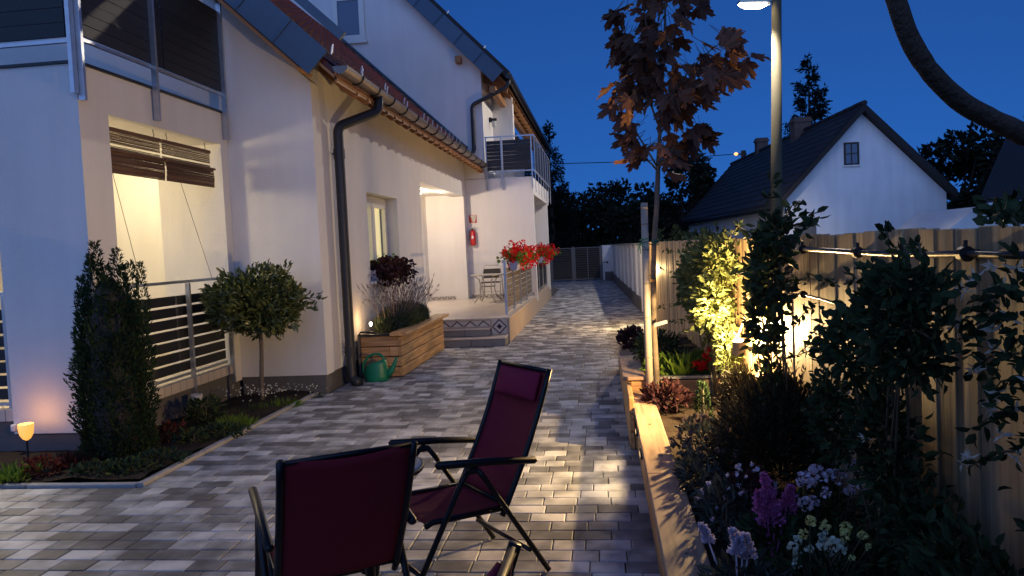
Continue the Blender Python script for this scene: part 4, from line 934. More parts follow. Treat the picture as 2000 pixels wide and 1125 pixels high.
# low outbuilding with dark roof at the right edge
t = thing('outbuilding', 'low white outbuilding with a dark roof at the right edge', 'building', (9.6, 19.5, 0))
e0, e1 = at(1920, 394, y=19.5), at(2010, 376, y=19.0)
q = MB(); p0 = at(1856, 446, y=19.5); p1 = at(1908, 402, y=19.5); ze = p1[2]
q.prism([(p0[0]-1.5, -.05), (p0[0]-1.4, .2), (p0[0], p0[2]), (p1[0], ze-.02), (13.5, ze+.15), (13.5, -.05)], 'y', 19.5, 23); part('wall', q, 'white_wall', t)
q = MB(); q.add([(p1[0]-.1, 19.3, ze), (14, 19.3, ze+.17), (14, 23.5, ze+2.1), (p1[0]+2.6, 23.5, ze+1.95), (p1[0]-.1, 19.3, ze-.1), (14, 19.3, ze+.07), (14, 23.5, ze+2.0), (p1[0]+2.6, 23.5, ze+1.85)], [(0, 1, 2, 3), (7, 6, 5, 4), (0, 4, 5, 1), (1, 5, 6, 2), (2, 6, 7, 3), (3, 7, 4, 0)]); part('roof', q, 'dark_tile', t)
q = MB(); q.tube([(p1[0]+.1, 19.2, ze+.0), (14, 19.2, ze+.16)], .06, 8); part('gutter', q, 'zinc', t)

# ================================================================== TREES
def far_tree(name, label, base, h, crown_c, crown_r, nclump, nleaf, size, m='leaf_far', seed=1, trunk_r=.2, lumps=None, group='dark trees around the yard'):
    t = thing(name, label, 'tree', base, group=group); b = np.array(base, float)
    cc = b+np.array(crown_c); q = MB()
    q.tube([b-(0, 0, .1), b+(0, 0, h*.3), cc], [trunk_r, trunk_r*.75, trunk_r*.3], 8)
    rs = np.random.default_rng(seed); cl = []
    for k in range(nclump):
        d = rs.normal(size=3); d /= np.linalg.norm(d); c_ = cc+d*np.array(crown_r)*rs.uniform(.35, 1)**.6; cl.append(c_)
        if k < 14: q.tube([cc*.6+b*.4+(0, 0, 0), cc*.3+c_*.7, c_], [trunk_r*.35, trunk_r*.15, .015], 5)
    part('trunk', q, 'bark_dark', t)
    q = MB(); cl = np.array(cl); ci = rs.integers(0, nclump, nleaf)
    rr = np.mean(crown_r)*(.5 if nclump < 30 else .3)*rs.uniform(.4, 1, nclump)
    d = rs.normal(size=(nleaf, 3)); d /= np.linalg.norm(d, axis=1)[:, None]
    pos = cl[ci]+d*(rr[ci]*rs.uniform(0, 1, nleaf)**.5)[:, None]
    q.leaves(pos, d+rs.normal(size=(nleaf, 3))*.6, size, .6); part('crown', q, m, t); return t
def conifer(label, base, h, r, n=26, seed=3, droop=.25, group='dark conifers', top_thin=1.0):
    t = thing('spruce_tree', label, 'tree', base, group=group); b = np.array(base, float); rs = np.random.default_rng(seed)
    q = MB(); q.tube([b-(0, 0, .1), b+(0, 0, h*.97)], [h*.022, .02], 8); part('trunk', q, 'bark_dark', t)
    q = MB(); pos = []; dr_ = []
    for i in range(n):
        u = (i+.5)/n; z = h*(.06+.92*u); rad = r*(1-u)**.85+.12; nb_ = 7 if u < .85 else 5
        for k in range(nb_):
            a = rs.uniform(0, 6.283); L_ = rad*rs.uniform(.7, 1.12); e_ = np.array((math.cos(a), math.sin(a), 0)); up_ = .35*u-droop*(1-u)
            m_ = max(5, int(L_*16)); tt = rs.uniform(.1, 1, m_)**.7
            curve = b+(0, 0, z)+e_*(tt*L_)[:, None]+np.array((0, 0, 1))*((up_*tt+.22*tt**3)*L_)[:, None]
            for jj in range(2): pos.append(curve+rs.normal(size=(m_, 3))*.06*L_**.5); dr_.append(np.tile(e_, (m_, 1))*.6+rs.normal(size=(m_, 3))*.55)
    pos.append(b+np.stack([rs.normal(size=60)*.05, rs.normal(size=60)*.05, h*rs.uniform(.85, 1.0, 60)], 1)); dr_.append(rs.normal(size=(60, 3))*.5+(0, 0, .7))
    q.leaves(np.concatenate(pos), np.concatenate(dr_), .34 if h > 9 else .26, .3); part('crown', q, 'needle_far', t); return t
conifer('dark spruce rising behind the cottage chimney', (12.6, 48, 0), 12.2, 3.4, 24, 5, .05)
conifer('tall dark conifer beside the rear balcony of the house', (-2.75, 44, 0), 8.6, 1.6, 30, 8, .3)
conifer('slim dark conifer behind the rear balcony posts', (-3.9, 41, 0), 7.0, 1.3, 26, 9, .3)
far_tree('leafy_tree', 'loose small-leaved tree against the sky above the gate', (.4, 52, 0), 6, (0, 0, 4.3), (2.3, 1.2, 1.5), 46, 1500, .3, seed=11)
far_tree('leafy_tree', 'dense dark tree left of the cottage roof', (4.6, 44, 0), 6, (0, 0, 3.6), (2.6, 2.0, 2.7), 30, 5200, .3, seed=12)
far_tree('leafy_tree', 'low dark tree behind the white wall and gate handle', (2.2, 42, 0), 4, (0, 0, 2.0), (2.2, 1.5, 1.7), 24, 4200, .28, seed=13)
far_tree('leafy_tree', 'broad dark tree right behind the drive gate', (-1.2, 46, 0), 4.5, (0, 0, 2.3), (2.6, 1.6, 2.0), 24, 4600, .3, seed=14)
far_tree('leafy_tree', 'dark tree mass filling the gap above the gate posts', (-3.6, 48, 0), 5, (0, 0, 2.9), (2.6, 1.6, 2.4), 24, 4200, .3, seed=15)
far_tree('leafy_tree', 'dark round tree between the cottage and the outbuilding', (13.6, 31, 0), 5, (0, 0, 3.1), (2.6, 2.0, 2.3), 30, 5200, .28, seed=16)
far_tree('leafy_tree', 'dark shrubby tree behind the cottage eave at the right', (15.5, 28, 0), 6, (0, 0, 3.9), (2.2, 2.0, 2.0), 26, 4200, .28, seed=17)
far_tree('leafy_tree', 'dark low tree beside the cottage corner', (11.9, 26.5, 0), 3, (0, 0, 1.5), (.9, 1.0, 1.4), 20, 2200, .2, seed=18)
q = MB(); nh = 16000; px_ = RNG.uniform(-60, 60, nh); q.leaves(np.stack([px_, 62+RNG.uniform(-3, 3, nh), RNG.uniform(0, 1, nh)**.8*(3.2+.8*np.sin(px_*.5)+.6*np.sin(px_*1.3))], 1), rnd_dirs(nh), .7, .7)
o = obj('far_woodland', q.mesh('far_woodland', 'leaf_far'), kind='stuff'); o['label'] = 'dark line of far trees closing the view behind the gate'; o['category'] = 'woodland'
far_tree('leafy_tree', 'added leafy tree, unseen behind the viewer, shading the raised bed', (1.3, -1.5, 0), 3.2, (-.4, 0, 1.8), (1.9, .8, 1.5), 40, 6500, .14, m='leaf_dark', seed=19, trunk_r=.08)  # added out of view to keep the evening glow off the near bed
# overhead wire and the lamp it runs to
pA, pB, pC = at(1000, 322, y=46.), at(1437, 301, y=52.), at(1230, 316, y=49.)
q = MB(); q.tube([at(960, 323, y=45.), pA, pC, pB], .025, 5); single('overhead_wire', q, 'black', 'thin dark overhead wire crossing the sky behind the maple', 'wire')
pw = at(1452, 297, y=52.)
t = thing('utility_pole', 'far utility pole with a small orange lamp beside the cottage roof', 'pole', (pw[0], 52, 0))
q = MB(); q.tube([(pw[0], 52, -.1), (pw[0], 52, pw[2]+.1)], .16, 8); part('pole', q, 'bark_dark', t)
q = MB(); q.bar((pw[0]-.5, 52, pw[2]-.12), (pw[0]+.2, 52, pw[2]-.12), .1); part('arm', q, 'bark_dark', t)
q = MB(); q.lathe([(.05, -.1), (.15, 0), (.05, .1)], (pB[0], 51.9, pB[2]), 10); part('lamp_bulb', q, 'far_lamp', t)
# ------------------------------------------------ young maple with single leaves
def maple_mesh(seed):
    rs = random.Random(seed); lobes = [(-1.75, .50), (-.86, .84), (0, 1.0), (.86, .84), (1.75, .50)]; ang = []
    for i, (a, L_) in enumerate(lobes):
        L_ *= rs.uniform(.92, 1.08)
        for da, k in ((-.30, .70), (-.22, .86), (-.13, .80), (0, 1.0), (.13, .80), (.22, .86), (.30, .70)): ang.append((a+da, L_*k))
        if i < 4: ang.append(((a+lobes[i+1][0])/2, .50 if i in (1, 2) else .40))
    v = [(0, .1, .02)]; cu = rs.uniform(.2, .7)
    for a, r_ in ang: x, y_ = math.sin(a)*r_*.62, .1+math.cos(a)*r_*.66; v.append((x, y_, -cu*x*x-.16*max(0, y_-.25)**2+.035*rs.uniform(-1, 1)))
    v.append((0, -.02, 0)); n = len(ang)
    f = [(0, i+1, i+2) for i in range(n-1)]+[(0, n, n+1), (0, n+1, 1)]
    q = MB(); q.add(np.array(v), [fc[::-1] for fc in f]); q.tube([(0, 0, 0), (0, -.25, .02), (0, -.5, .08)], .01, 4); return q.mesh('leaf', 'maple_leaf')
mt = thing('maple_tree', 'young purple-leaved maple tied to a bamboo stake in the planter', 'tree', (.42, 6.45, .26))
MY = 6.45
def mp(px, py, dy=0): return at(px, py, y=MY+dy)
q = MB(); q.tube([(.415, MY, .22), mp(1283, 740), mp(1277, 640), mp(1276, 560), mp(1277, 480), mp(1283, 400), mp(1285, 335), mp(1290, 230), mp(1297, 100), mp(1300, 0), mp(1302, -90)], [.027, .026, .024, .023, .022, .022, .02, .014, .011, .008, .005], 10); part('trunk', q, 'bark', mt, smooth=True)
lm = [maple_mesh(i) for i in range(4)]
branches = [ # pixel polyline, depth swing, number of leaves
 ((1288, 250), (1240, 120), (1205, 20), .25, 22), ((1288, 240), (1330, 130), (1420, 75), -.15, 26), ((1290, 260), (1360, 150), (1450, 130), .2, 26),
 ((1286, 330), (1240, 250), (1195, 190), -.2, 18), ((1286, 330), (1330, 250), (1372, 275), .15, 16), ((1285, 335), (1250, 290), (1235, 310), -.1, 9),
 ((1300, 120), (1320, 40), (1345, -10), .1, 14), ((1298, 140), (1250, 60), (1260, -20), -.15, 20), ((1297, 150), (1240, 140), (1215, 75), .3, 18),
 ((1300, 60), (1300, 0), (1290, -60), 0, 14), ((1292, 220), (1300, 160), (1260, 140), .2, 22), ((1290, 240), (1330, 200), (1300, 180), -.25, 18),
 ((1286, 330), (1300, 300), (1320, 322), -.2, 7), ((1290, 200), (1250, 200), (1225, 160), .15, 16), ((1295, 180), (1290, 120), (1280, 60), -.2, 16), ((1292, 230), (1345, 170), (1400, 150), -.3, 14)]
bq = MB(); rs = np.random.default_rng(21); nleaf = 0
for (a, b_, c_, dz_, n) in branches:
    A, B_, C_ = mp(*a), mp(*b_, dz_*.6), mp(*c_, dz_*1.4)
    tt = np.linspace(0, 1, 7)[:, None]; curve = (1-tt)**2*A+2*tt*(1-tt)*B_+tt**2*C_
    bq.tube(list(curve), np.linspace(.009, .003, 7), 6)
    for k in range(n):
        u = .30+.70*rs.uniform(0, 1)**.8; p = (1-u)**2*A+2*u*(1-u)*B_+u**2*C_; p = p+rs.normal(size=3)*(.05, .13, .05)
        s = rs.uniform(.15, .27); o = obj('leaf', lm[rs.integers(0, 4)], mt, tuple(p-np.array((.42, 6.45, .26)))); nleaf += 1
        o.scale = (s, s, s)
        out_ = np.array((p[0]-A[0], (p[1]-A[1])*.6, 0)); out_ /= np.linalg.norm(out_)+1e-6
        d_ = out_*rs.uniform(.3, 1)+np.array((0, 0, -1))*rs.uniform(.25, 1.1)+rs.normal(size=3)*.3; d_ /= np.linalg.norm(d_)
        nn = np.array((0, -1, 0))*rs.uniform(-.2, 1)+np.array((0, 0, 1))*rs.uniform(.1, .9)+rs.normal(size=3)*.45; x_ = np.cross(d_, nn); x_ /= np.linalg.norm(x_); n_ = np.cross(x_, d_)
        o.rotation_euler = Matrix(((x_[0], d_[0], n_[0]), (x_[1], d_[1], n_[1]), (x_[2], d_[2], n_[2]))).to_euler()
part('branches', bq, 'bark', mt, smooth=True)
# stake, twine, plant label
t = thing('bamboo_stake', 'thick pale bamboo stake standing beside the maple trunk', 'stake', (.35, 6.3, .26))
s0, s1 = np.array((.345, 6.3, .2)), at(1258, 396, y=6.3)
q = MB(); q.tube([s0, s0*.5+s1*.5+(-.004, 0, 0), s1], [.031, .03, .028], 14); part('cane', q, 'bamboo', t, smooth=True)
for u in (.1, .27, .46, .62, .78, .90, .975): p = s0+(s1-s0)*u; q = MB(); q.tube([p-(0, 0, .004), p+(0, 0, .004)], .0315, 14); piece('node_ring', q, 'ring', t)
p, p2 = at(1258, 478, y=6.27), at(1280, 478, y=6.43)
t = thing('twine_tie', 'green garden twine tying the maple to its stake', 'twine', tuple(p))
q = MB(); q.tube([p+(.034*math.cos(a), .03+.034*math.sin(a), .004*a) for a in np.linspace(0, 12.5, 26)], .005, 6); q.tube([p+(.03, .02, .01), p2-(.02, .01, 0)], .004, 5); q.tube([p2+(.028*math.cos(a), .02+.028*math.sin(a), .003*a) for a in np.linspace(0, 12.5, 26)], .005, 6)
for e_ in ((-.05, -.04, -.05), (-.03, -.03, -.07), (-.06, -.02, .01), (.02, -.04, -.03)): q.tube([p+(-.02, -.005, .01), p+(-.035, -.02, .0), p+np.array(e_)], .004, 5)
part('loops', q, 'twine', t)
p, p2 = at(1275, 635, y=6.4), at(1303, 628, y=6.3)
t = thing('plant_label', 'white paper tag hanging from the maple trunk', 'tag', tuple(p))
q = MB(); q.bar(p+(.01, -.02, 0), p2, .03, .002, up=(.3, -1, .3)); part('strip', q, 'tag', t)
p, p2 = at(1258, 548, y=6.3), at(1280, 548, y=6.45)
q = MB(); q.bar(p, p2, .016, .022); single('stake_spacer', q, 'planter_wood_x', 'small wooden spacer between the bamboo stake and the maple trunk', 'spacer')
# bare arching stem close to the lens
t = thing('arching_branch', 'bare brown branch arching across the upper right corner close up', 'branch', (1.0, 1.45, .26))
arc = [(1690, -260), (1712, -120), (1750, 0), (1778, 78), (1820, 144), (1880, 201), (1940, 234), (2000, 264), (2100, 330)]
P = [at(a, b_, y=1.15+.0005*max(0, a-1750)) for a, b_ in arc]+[np.array((.86, 1.5, 1.35)), np.array((.95, 1.5, .8)), np.array((1.0, 1.45, .24))]
PP = []
for i in range(len(P)-1):
    p0, p1, p2, p3 = P[max(i-1, 0)], P[i], P[i+1], P[min(i+2, len(P)-1)]
    for u in np.linspace(0, 1, 6)[:-1]: PP.append(.5*((2*p1)+(-p0+p2)*u+(2*p0-5*p1+4*p2-p3)*u*u+(-p0+3*p1-3*p2+p3)*u**3))
PP.append(P[-1]); q = MB(); q.tube(PP, np.linspace(.012, .018, len(PP))+RNG.normal(size=len(PP))*.0004, 12); part('stem', q, 'arch_bark', t, smooth=True)

# ================================================================== PLANTS
def plant(name, label, cat, base, group=None): return thing(name, label, cat, tuple(base), group=group)
# columnar yew
t = plant('yew_shrub', 'dense dark columnar yew shrub in the border before the loggia', 'shrub', (-4.1, 5.98, 0))
q = MB(); rs = np.random.default_rng(31)
for k in range(9): a = k*.7; q.tube([(-4.1, 5.98, -.02), (-4.1+.12*math.cos(a), 5.98+.12*math.sin(a), .6), (-4.1+.2*math.cos(a), 5.98+.2*math.sin(a), 1.2)], [.03, .02, .008], 6)
part('stems', q, 'bark_dark', t)
q = MB(); cols = []
spec = [(-4.20, 5.92, 1.80, .075), (-4.28, 5.95, 1.70, .075), (-4.12, 5.94, 1.62, .09), (-3.98, 5.96, 1.74, .07), (-3.92, 5.94, 1.60, .07), (-3.84, 5.98, 1.62, .055), (-3.73, 5.97, 1.62, .05), (-4.40, 5.95, 1.52, .07), (-4.1, 5.8, 1.36, .17), (-3.95, 5.82, 1.3, .15), (-4.28, 5.82, 1.30, .15), (-3.86, 5.88, 1.2, .11), (-4.36, 5.9, 1.12, .10), (-4.1, 5.75, 1.12, .2), (-3.92, 5.76, 1.05, .17), (-4.27, 5.76, .98, .18), (-4.1, 6.1, 1.4, .2), (-3.9, 6.1, 1.3, .16), (-4.3, 6.1, 1.3, .16), (-4.33, 5.83, 1.42, .06), (-4.03, 5.8, 1.52, .06)]
for (cx, cy, zt_, r_) in spec:
    cx = -4.10+(cx+4.10)*.78; cy = 5.98+(cy-5.98)*.6; r_ *= .72
    n = int(3000*zt_*r_/.2); z = rs.uniform(.03, 1, n)*zt_; a = rs.uniform(0, 6.283, n); taper = np.clip((zt_-z)/.3, .10, 1)**.55*np.clip(.75+z/.6*.25, .7, 1)
    rad = r_*taper*(1+.28*np.sin(z*17+cx*40+a*2)+.12*np.sin(a*5+z*9))*rs.uniform(.8, 1.08, n)
    pos = np.stack([cx+rad*np.cos(a), cy+rad*np.sin(a), z], 1); d = np.stack([np.cos(a), np.sin(a), rs.uniform(.4, 1.8, n)], 1)+rs.normal(size=(n, 3))*.35
    q.leaves(pos, d, .042, .32, tone=.25+.5*rs.uniform(0, 1, n))
part('foliage', q, 'leaf_yew', t)
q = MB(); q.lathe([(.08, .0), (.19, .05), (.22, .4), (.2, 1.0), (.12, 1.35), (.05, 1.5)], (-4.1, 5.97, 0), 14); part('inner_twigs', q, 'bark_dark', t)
# clipped standard laurel
c = np.array((-3.75, 8.02, 1.14))
t = plant('laurel_tree', 'small standard tree with clipped round glossy crown in the border', 'tree', (-3.76, 8.05, 0))
q = MB(); q.tube([(-3.80, 8.05, -.02), (-3.79, 8.05, .3), (-3.765, 8.04, .6), (-3.76, 8.03, .95)], [.028, .024, .022, .02], 10)
for k in range(12):
    d = rnd_dirs(1)[0]; q.tube([(-3.76, 8.03, .78+.015*k), c+d*(.2, .2, .1), c+d*(.48, .42, .3)], [.014, .009, .004], 6)
part('trunk', q, 'bark', t, smooth=True)
q = MB(); pos, d = ellipsoid(6500, c, (.60, .52, .40), .35)
lump = .86+.20*np.sin(pos[:, 0]*9+1)*np.cos(pos[:, 1]*8)+.10*np.sin(pos[:, 0]*21+pos[:, 2]*17); pos = c+(pos-c)*np.clip(lump, .7, 1.1)[:, None]
pos = pos[pos[:, 2] > .74]; n = len(pos); o_ = (pos-c)/np.linalg.norm(pos-c, axis=1)[:, None]
q.leaves(pos, o_+rnd_dirs(n)*.8+(0, 0, .35), .072, .42, roll=o_+(0, 0, .6)); part('crown', q, 'leaf_laurel', t)
for (px0, py0) in ((470, 535), (520, 522), (560, 520), (622, 580), (440, 545), (610, 600)):
    e_ = at(px0, py0, y=8.0); q = MB(); q.tube([c+(e_-c)*.6, e_], [.004, .002], 4); m_ = 12; q.leaves(e_+rnd_dirs(m_)*.035, rnd_dirs(m_, .5, (e_-c)/np.linalg.norm(e_-c), .6), .065, .4); part('twig', q, 'leaf_laurel', t)
# generic tufts
def tuft(name, label, cat, p, n, h, spread, m, size=None, width=.08, up=1.2, group=None, fl=None, nf=0, fsize=.012, z0=None):
    """upright strap leaves or stems from one foot, optional small flowers"""
    p = np.array((p[0], p[1], z0 if z0 is not None else 0.0)); t = plant(name, label, cat, p, group)
    q = MB(); a = RNG.uniform(0, 6.283, n); r_ = spread*RNG.uniform(0, 1, n)**.6*.5
    pos = p+np.stack([r_*np.cos(a), r_*np.sin(a), np.zeros(n)], 1); d = np.stack([np.cos(a)*r_, np.sin(a)*r_, np.full(n, up*h*.8)], 1)+RNG.normal(size=(n, 3))*h*.16
    q.leaves(pos, d, h if size is None else size, width, fold=.03); part('leaves', q, m, t)
    if fl:
        q = MB(); pos = p+np.stack([RNG.normal(size=nf)*spread*.4, RNG.normal(size=nf)*spread*.4, RNG.uniform(.75, 1.1, nf)*h], 1)
        for pp in pos: q.leaves(np.tile(pp, (5, 1)), rnd_dirs(5, .3), fsize, .7)
        part('flowers', q, fl, t, kind='stuff')
    return t
def mound(name, label, cat, c, r, n, size, m, width=.45, fl=None, nf=0, fsize=.02, petals=6, group=None, shell=.3, up=.4, stems=6, foot=None, top_only=True):
    """rounded leafy plant from leaves through its volume, on stems"""
    c = np.array(c, float); r = np.array(r, float); f0 = np.array((c[0], c[1], c[2]-r[2])) if foot is None else np.array(foot, float); t = plant(name, label, cat, f0, group)
    q = MB()
    for k in range(stems): d = rnd_dirs(1)[0]*r*.6; q.tube([f0-(0, 0, .02), (f0+c)/2+d*.3, c+d], [.008, .006, .003], 5)
    part('stems', q, 'stalk', t, kind='stuff')
    q = MB(); pos, d = ellipsoid(n, c, r, shell); q.leaves(pos, d+rnd_dirs(n)*.9+(0, 0, up), size, width); part('foliage', q, m, t)
    if fl:
        q = MB(); pos, d = ellipsoid(nf, c, r*1.06, .92)
        if top_only: pos[:, 2] = c[2]+np.abs(pos[:, 2]-c[2])
        for pp, dd in zip(pos, d):
            b_ = np.tile(dd+np.array((0, -.5, .5)), (petals, 1))+rnd_dirs(petals)*.9; q.leaves(np.tile(pp, (petals, 1)), b_, fsize, .7)
        part('flowers', q, fl, t, kind='stuff')
    return t
# border plants by the loggia
p = at(22, 925, z=.05); tuft('fern', 'bright green feathery fern clump at the left edge of the border', 'plant', p, 160, .2, .34, 'leaf_bright', .13, .18, .7)
p = at(75, 925, z=.05); mound('geranium', 'dark red leaved little plant by the paving edge at the left', 'plant', (p[0], p[1]+.05, .09), (.15, .1, .08), 160, .045, 'leaf_red', .6)
p = at(140, 900, z=.03); tuft('lavender', 'dark purple lavender clump before the pier plinth', 'plant', p, 420, .24, .42, 'coleus', .10, .14, .8)
p = at(335, 860, z=.03); mound('heuchera', 'low red and green leafy plant between the yew and the kerb', 'plant', (p[0], p[1], .1), (.14, .1, .1), 130, .055, 'leaf_red', .6)
p = at(378, 865, z=.03); mound('hosta', 'small green leafy plant near the kerb of the border', 'plant', (p[0], p[1], .07), (.14, .1, .07), 90, .07, 'leaf_dark', .5)
p = at(402, 825, z=.03); mound('small_shrub', 'low dark green shrub under the unlit solar lamp', 'shrub', (p[0], p[1], .14), (.2, .16, .15), 420, .05, 'leaf_dark', .4)
p = at(460, 830, z=.03); tuft('grass_tuft', 'green grassy tuft at the kerb before the laurel trunk', 'plant', p, 260, .24, .3, 'leaf_bright', .12, .08, .9)
p = at(490, 800, z=.03); tuft('gaura', 'airy plant with tiny white flowers beside the laurel trunk', 'plant', p, 150, .26, .36, 'leaf_dark', .1, .08, .9, fl='petal_white', nf=45, fsize=.013)
p = at(545, 790, z=.03); tuft('flowering_herb', 'low green plant with tiny white flowers right of the laurel trunk', 'plant', p, 260, .2, .42, 'leaf_bright', .09, .1, .7, fl='petal_white', nf=40, fsize=.013)
p = at(590, 770, z=.03); tuft('stonecrop', 'sparse low plant with white dots by the house corner', 'plant', p, 160, .12, .5, 'leaf_dark', .07, .14, .6, fl='petal_white', nf=30, fsize=.013)
for k, (px0, py0, lab) in enumerate(((240, 925, 'low dark ground cover at the foot of the yew'), (300, 905, 'sparse dark ground cover between the yew and the kerb corner'), (430, 850, 'leafy ground cover along the kerb below the loggia railing'), (180, 930, 'dark ground cover along the paving edge left of the yew'))):
    p = at(px0, py0, z=.04); mound('ground_cover', lab, 'plant', (p[0], p[1]+.08, .06), (.24, .14, .06), 260, .045, 'leaf_dark', .5)
# lavender in the planter box
c = np.array((-2.92, 10.95, .5)); t = plant('lavender', 'large lavender bush with long flower stalks in the timber planter box', 'plant', c)
n = 5200; a = RNG.uniform(0, 6.283, n); r_ = RNG.uniform(0, 1, n)**.5; pos = c+np.stack([r_*np.cos(a)*.24, r_*np.sin(a)*1.1, RNG.uniform(0, 1, n)*.36*(1-.5*r_**2)], 1)
q = MB(); q.leaves(pos, np.stack([np.cos(a)*r_, np.sin(a)*r_*.5, np.full(n, .9)], 1)+RNG.normal(size=(n, 3))*.35, .09, .12); part('foliage', q, 'leaf_lavender', t)
q = MB()
for k in range(260):
    a = random.uniform(0, 6.283); u = random.uniform(0, 1)**.5; b0 = c+(u*math.cos(a)*.22, u*math.sin(a)*1.1, .25); e_ = b0+np.array((math.cos(a)*u*.22+random.gauss(0, .05), math.sin(a)*u*.25+random.gauss(0, .08), random.uniform(.2, .46)))
    q.tube([b0, (b0+e_)/2+(0, 0, .03), e_], [.002, .002, .0016], 3, False, tone=random.random()); q.tube([e_, e_+(e_-b0)*.12], [.006, .004], 4, tone=random.random())
part('flower_stalks', q, 'lav_stalk', t)
# window box
t = thing('window_box', 'white window box with dark trailing coleus on the lit sill', 'flower box', (XWH+.05, 11.4, 1.225))
q = MB(); q.prism([(10.62, 1.228), (12.12, 1.228), (12.16, 1.38), (10.58, 1.38)], 'x', XWH-.11, XWH+.05); part('box', q, 'lilac_plastic', t)
q = MB(); n = 1500; pos = np.stack([XWH-.02+RNG.normal(size=n)*.07, RNG.uniform(10.6, 12.3, n), 1.40+RNG.normal(size=n)*.06], 1); dr_ = RNG.random(n) < .45; pos[dr_, 0] += .09; pos[dr_, 2] -= RNG.uniform(.02, .2, dr_.sum())*(.6+.5*np.sin(pos[dr_, 1]*7)); q.leaves(pos, rnd_dirs(n, -.4, np.array((.6, 0, 0))), .075, .7); part('foliage', q, 'coleus', t)
q = MB(); n = 120; pos = np.stack([XWH-.06+RNG.normal(size=n)*.04, RNG.uniform(10.7, 12.1, n), 1.47+RNG.normal(size=n)*.04], 1); q.leaves(pos, rnd_dirs(n, .6), .06, .6); part('shoots', q, 'leaf_bright', t, kind='stuff')
# geranium boxes on the terrace railings
def geranium(y0, y1, xc, label, dark=False):
    t = thing('geranium_box', label, 'flower box', (xc, (y0+y1)/2, 1.2), group='geranium boxes on the terrace railings')
    q = MB(); q.prism([(xc-.06, 1.2), (xc+.06, 1.2), (xc+.085, 1.36), (xc-.085, 1.36)], 'y', y0, y1); part('box', q, 'lilac_plastic', t)
    q = MB(); n = 700; pos = np.stack([xc+RNG.normal(size=n)*.12, RNG.uniform(y0-.02, y1+.05, n), 1.40+RNG.normal(size=n)*.07], 1); q.leaves(pos, rnd_dirs(n, .5), .07, .9); part('foliage', q, 'leaf_bright', t)
    q = MB()
    for k in range(150):
        b_ = np.array((xc+.05+random.gauss(0, .13), random.uniform(y0-.05, y1+.2), 1.47+random.gauss(0, .10)-(.1 if random.random() < .25 else 0))); m_ = 26; dd = rnd_dirs(m_); q.leaves(b_+dd*.035, dd+rnd_dirs(m_)*.5, .034, .9, tone=random.random())
    part('blooms', q, 'petal_red', t)
geranium(14.2, 16.6, -1.64, 'white box of bright red geraniums on the near terrace railing')
geranium(19.5, 22.0, -1.58, 'box of darker red geraniums on the far terrace railing')
# honeysuckle climbers on the fence
def climber(label, foot, blobs, n, size, m='leaf_honey', fl=None, nf=0, fsize=.03, sprigs=(), width=.42, seed=0):
    f0 = np.array(foot, float); t = plant('honeysuckle', label, 'climber', f0, 'honeysuckle climbers along the board fence'); rs = np.random.default_rng(seed)
    q = MB(); cs = [np.array(b_[0]) for b_ in blobs]; rr = [np.array(b_[1]) for b_ in blobs]; wt = np.array([np.prod(r_)**.7 for r_ in rr]); wt /= wt.sum()
    for c_, r_ in zip(cs, rr):
        for k in range(2): d = rnd_dirs(1)[0]*r_*.9; q.tube([f0-(0, 0, .03), f0*.55+c_*.45+rs.normal(size=3)*(.008, .05, .05), c_, c_+d], [.005, .0045, .004, .0025], 5)
    for (a, b_) in sprigs: q.tube([np.array(a), (np.array(a)+np.array(b_))/2+(0, 0, .02), np.array(b_)], [.004, .003, .002], 4)
    part('stems', q, 'stalk', t, kind='stuff')
    q = MB(); ks_ = rs.choice(len(blobs), n, p=wt); d = rnd_dirs(n); pos = np.array([cs[k] for k in ks_])+d*np.array([rr[k] for k in ks_])*(rs.uniform(.25, 1.0, n)**.6*(1+.25*rs.normal(size=n)))[:, None]
    pos[:, 0] = np.where(pos[:, 0] < 1.3, np.minimum(pos[:, 0], fence_x(4)-.035), pos[:, 0])
    q.leaves(pos, d+rnd_dirs(n)*.9+(0, 0, .2), size, width)
    for (a, b_) in sprigs:
        a, b_ = np.array(a), np.array(b_); m_ = 14; u = rs.uniform(.1, 1, m_); q.leaves(a+(b_-a)*u[:, None]+rs.normal(size=(m_, 3))*.008, np.tile(b_-a, (m_, 1))/np.linalg.norm(b_-a)*.5+rnd_dirs(m_)*.8, size*.95, width)
    part('foliage', q, m, t)
    if fl:
        q = MB(); ks_ = rs.choice(len(blobs), nf, p=wt); d = rnd_dirs(nf); d[:, 1] = -np.abs(d[:, 1]); pos = np.array([cs[k] for k in ks_])+d*np.array([rr[k] for k in ks_])*1.0
        for pp in pos: m_ = 9; q.leaves(np.tile(pp, (m_, 1)), rnd_dirs(m_, .1, np.array((-.3, -.3, .2)), .9), fsize, .22)
        part('flowers', q, fl, t, kind='stuff')
    return t
def sp(pa, pb, x): return (tuple(at(*pa, x=x)), tuple(at(*pb, x=x)))
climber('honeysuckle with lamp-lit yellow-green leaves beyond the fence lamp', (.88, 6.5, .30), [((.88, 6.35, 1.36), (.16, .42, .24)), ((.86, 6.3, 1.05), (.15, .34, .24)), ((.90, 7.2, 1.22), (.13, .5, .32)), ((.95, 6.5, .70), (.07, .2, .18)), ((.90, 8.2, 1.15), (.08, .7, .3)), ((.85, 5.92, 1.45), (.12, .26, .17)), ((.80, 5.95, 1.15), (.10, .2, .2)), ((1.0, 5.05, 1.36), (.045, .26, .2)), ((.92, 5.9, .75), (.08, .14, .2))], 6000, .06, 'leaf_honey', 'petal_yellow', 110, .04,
        [sp((1345, 545), (1290, 525), .86), sp((1345, 590), (1285, 600), .86), sp((1340, 500), (1300, 490), .9), sp((1350, 640), (1298, 668), .8), sp((1420, 475), (1445, 440), .9), sp((1360, 620), (1300, 632), .85)], seed=1, width=.55)
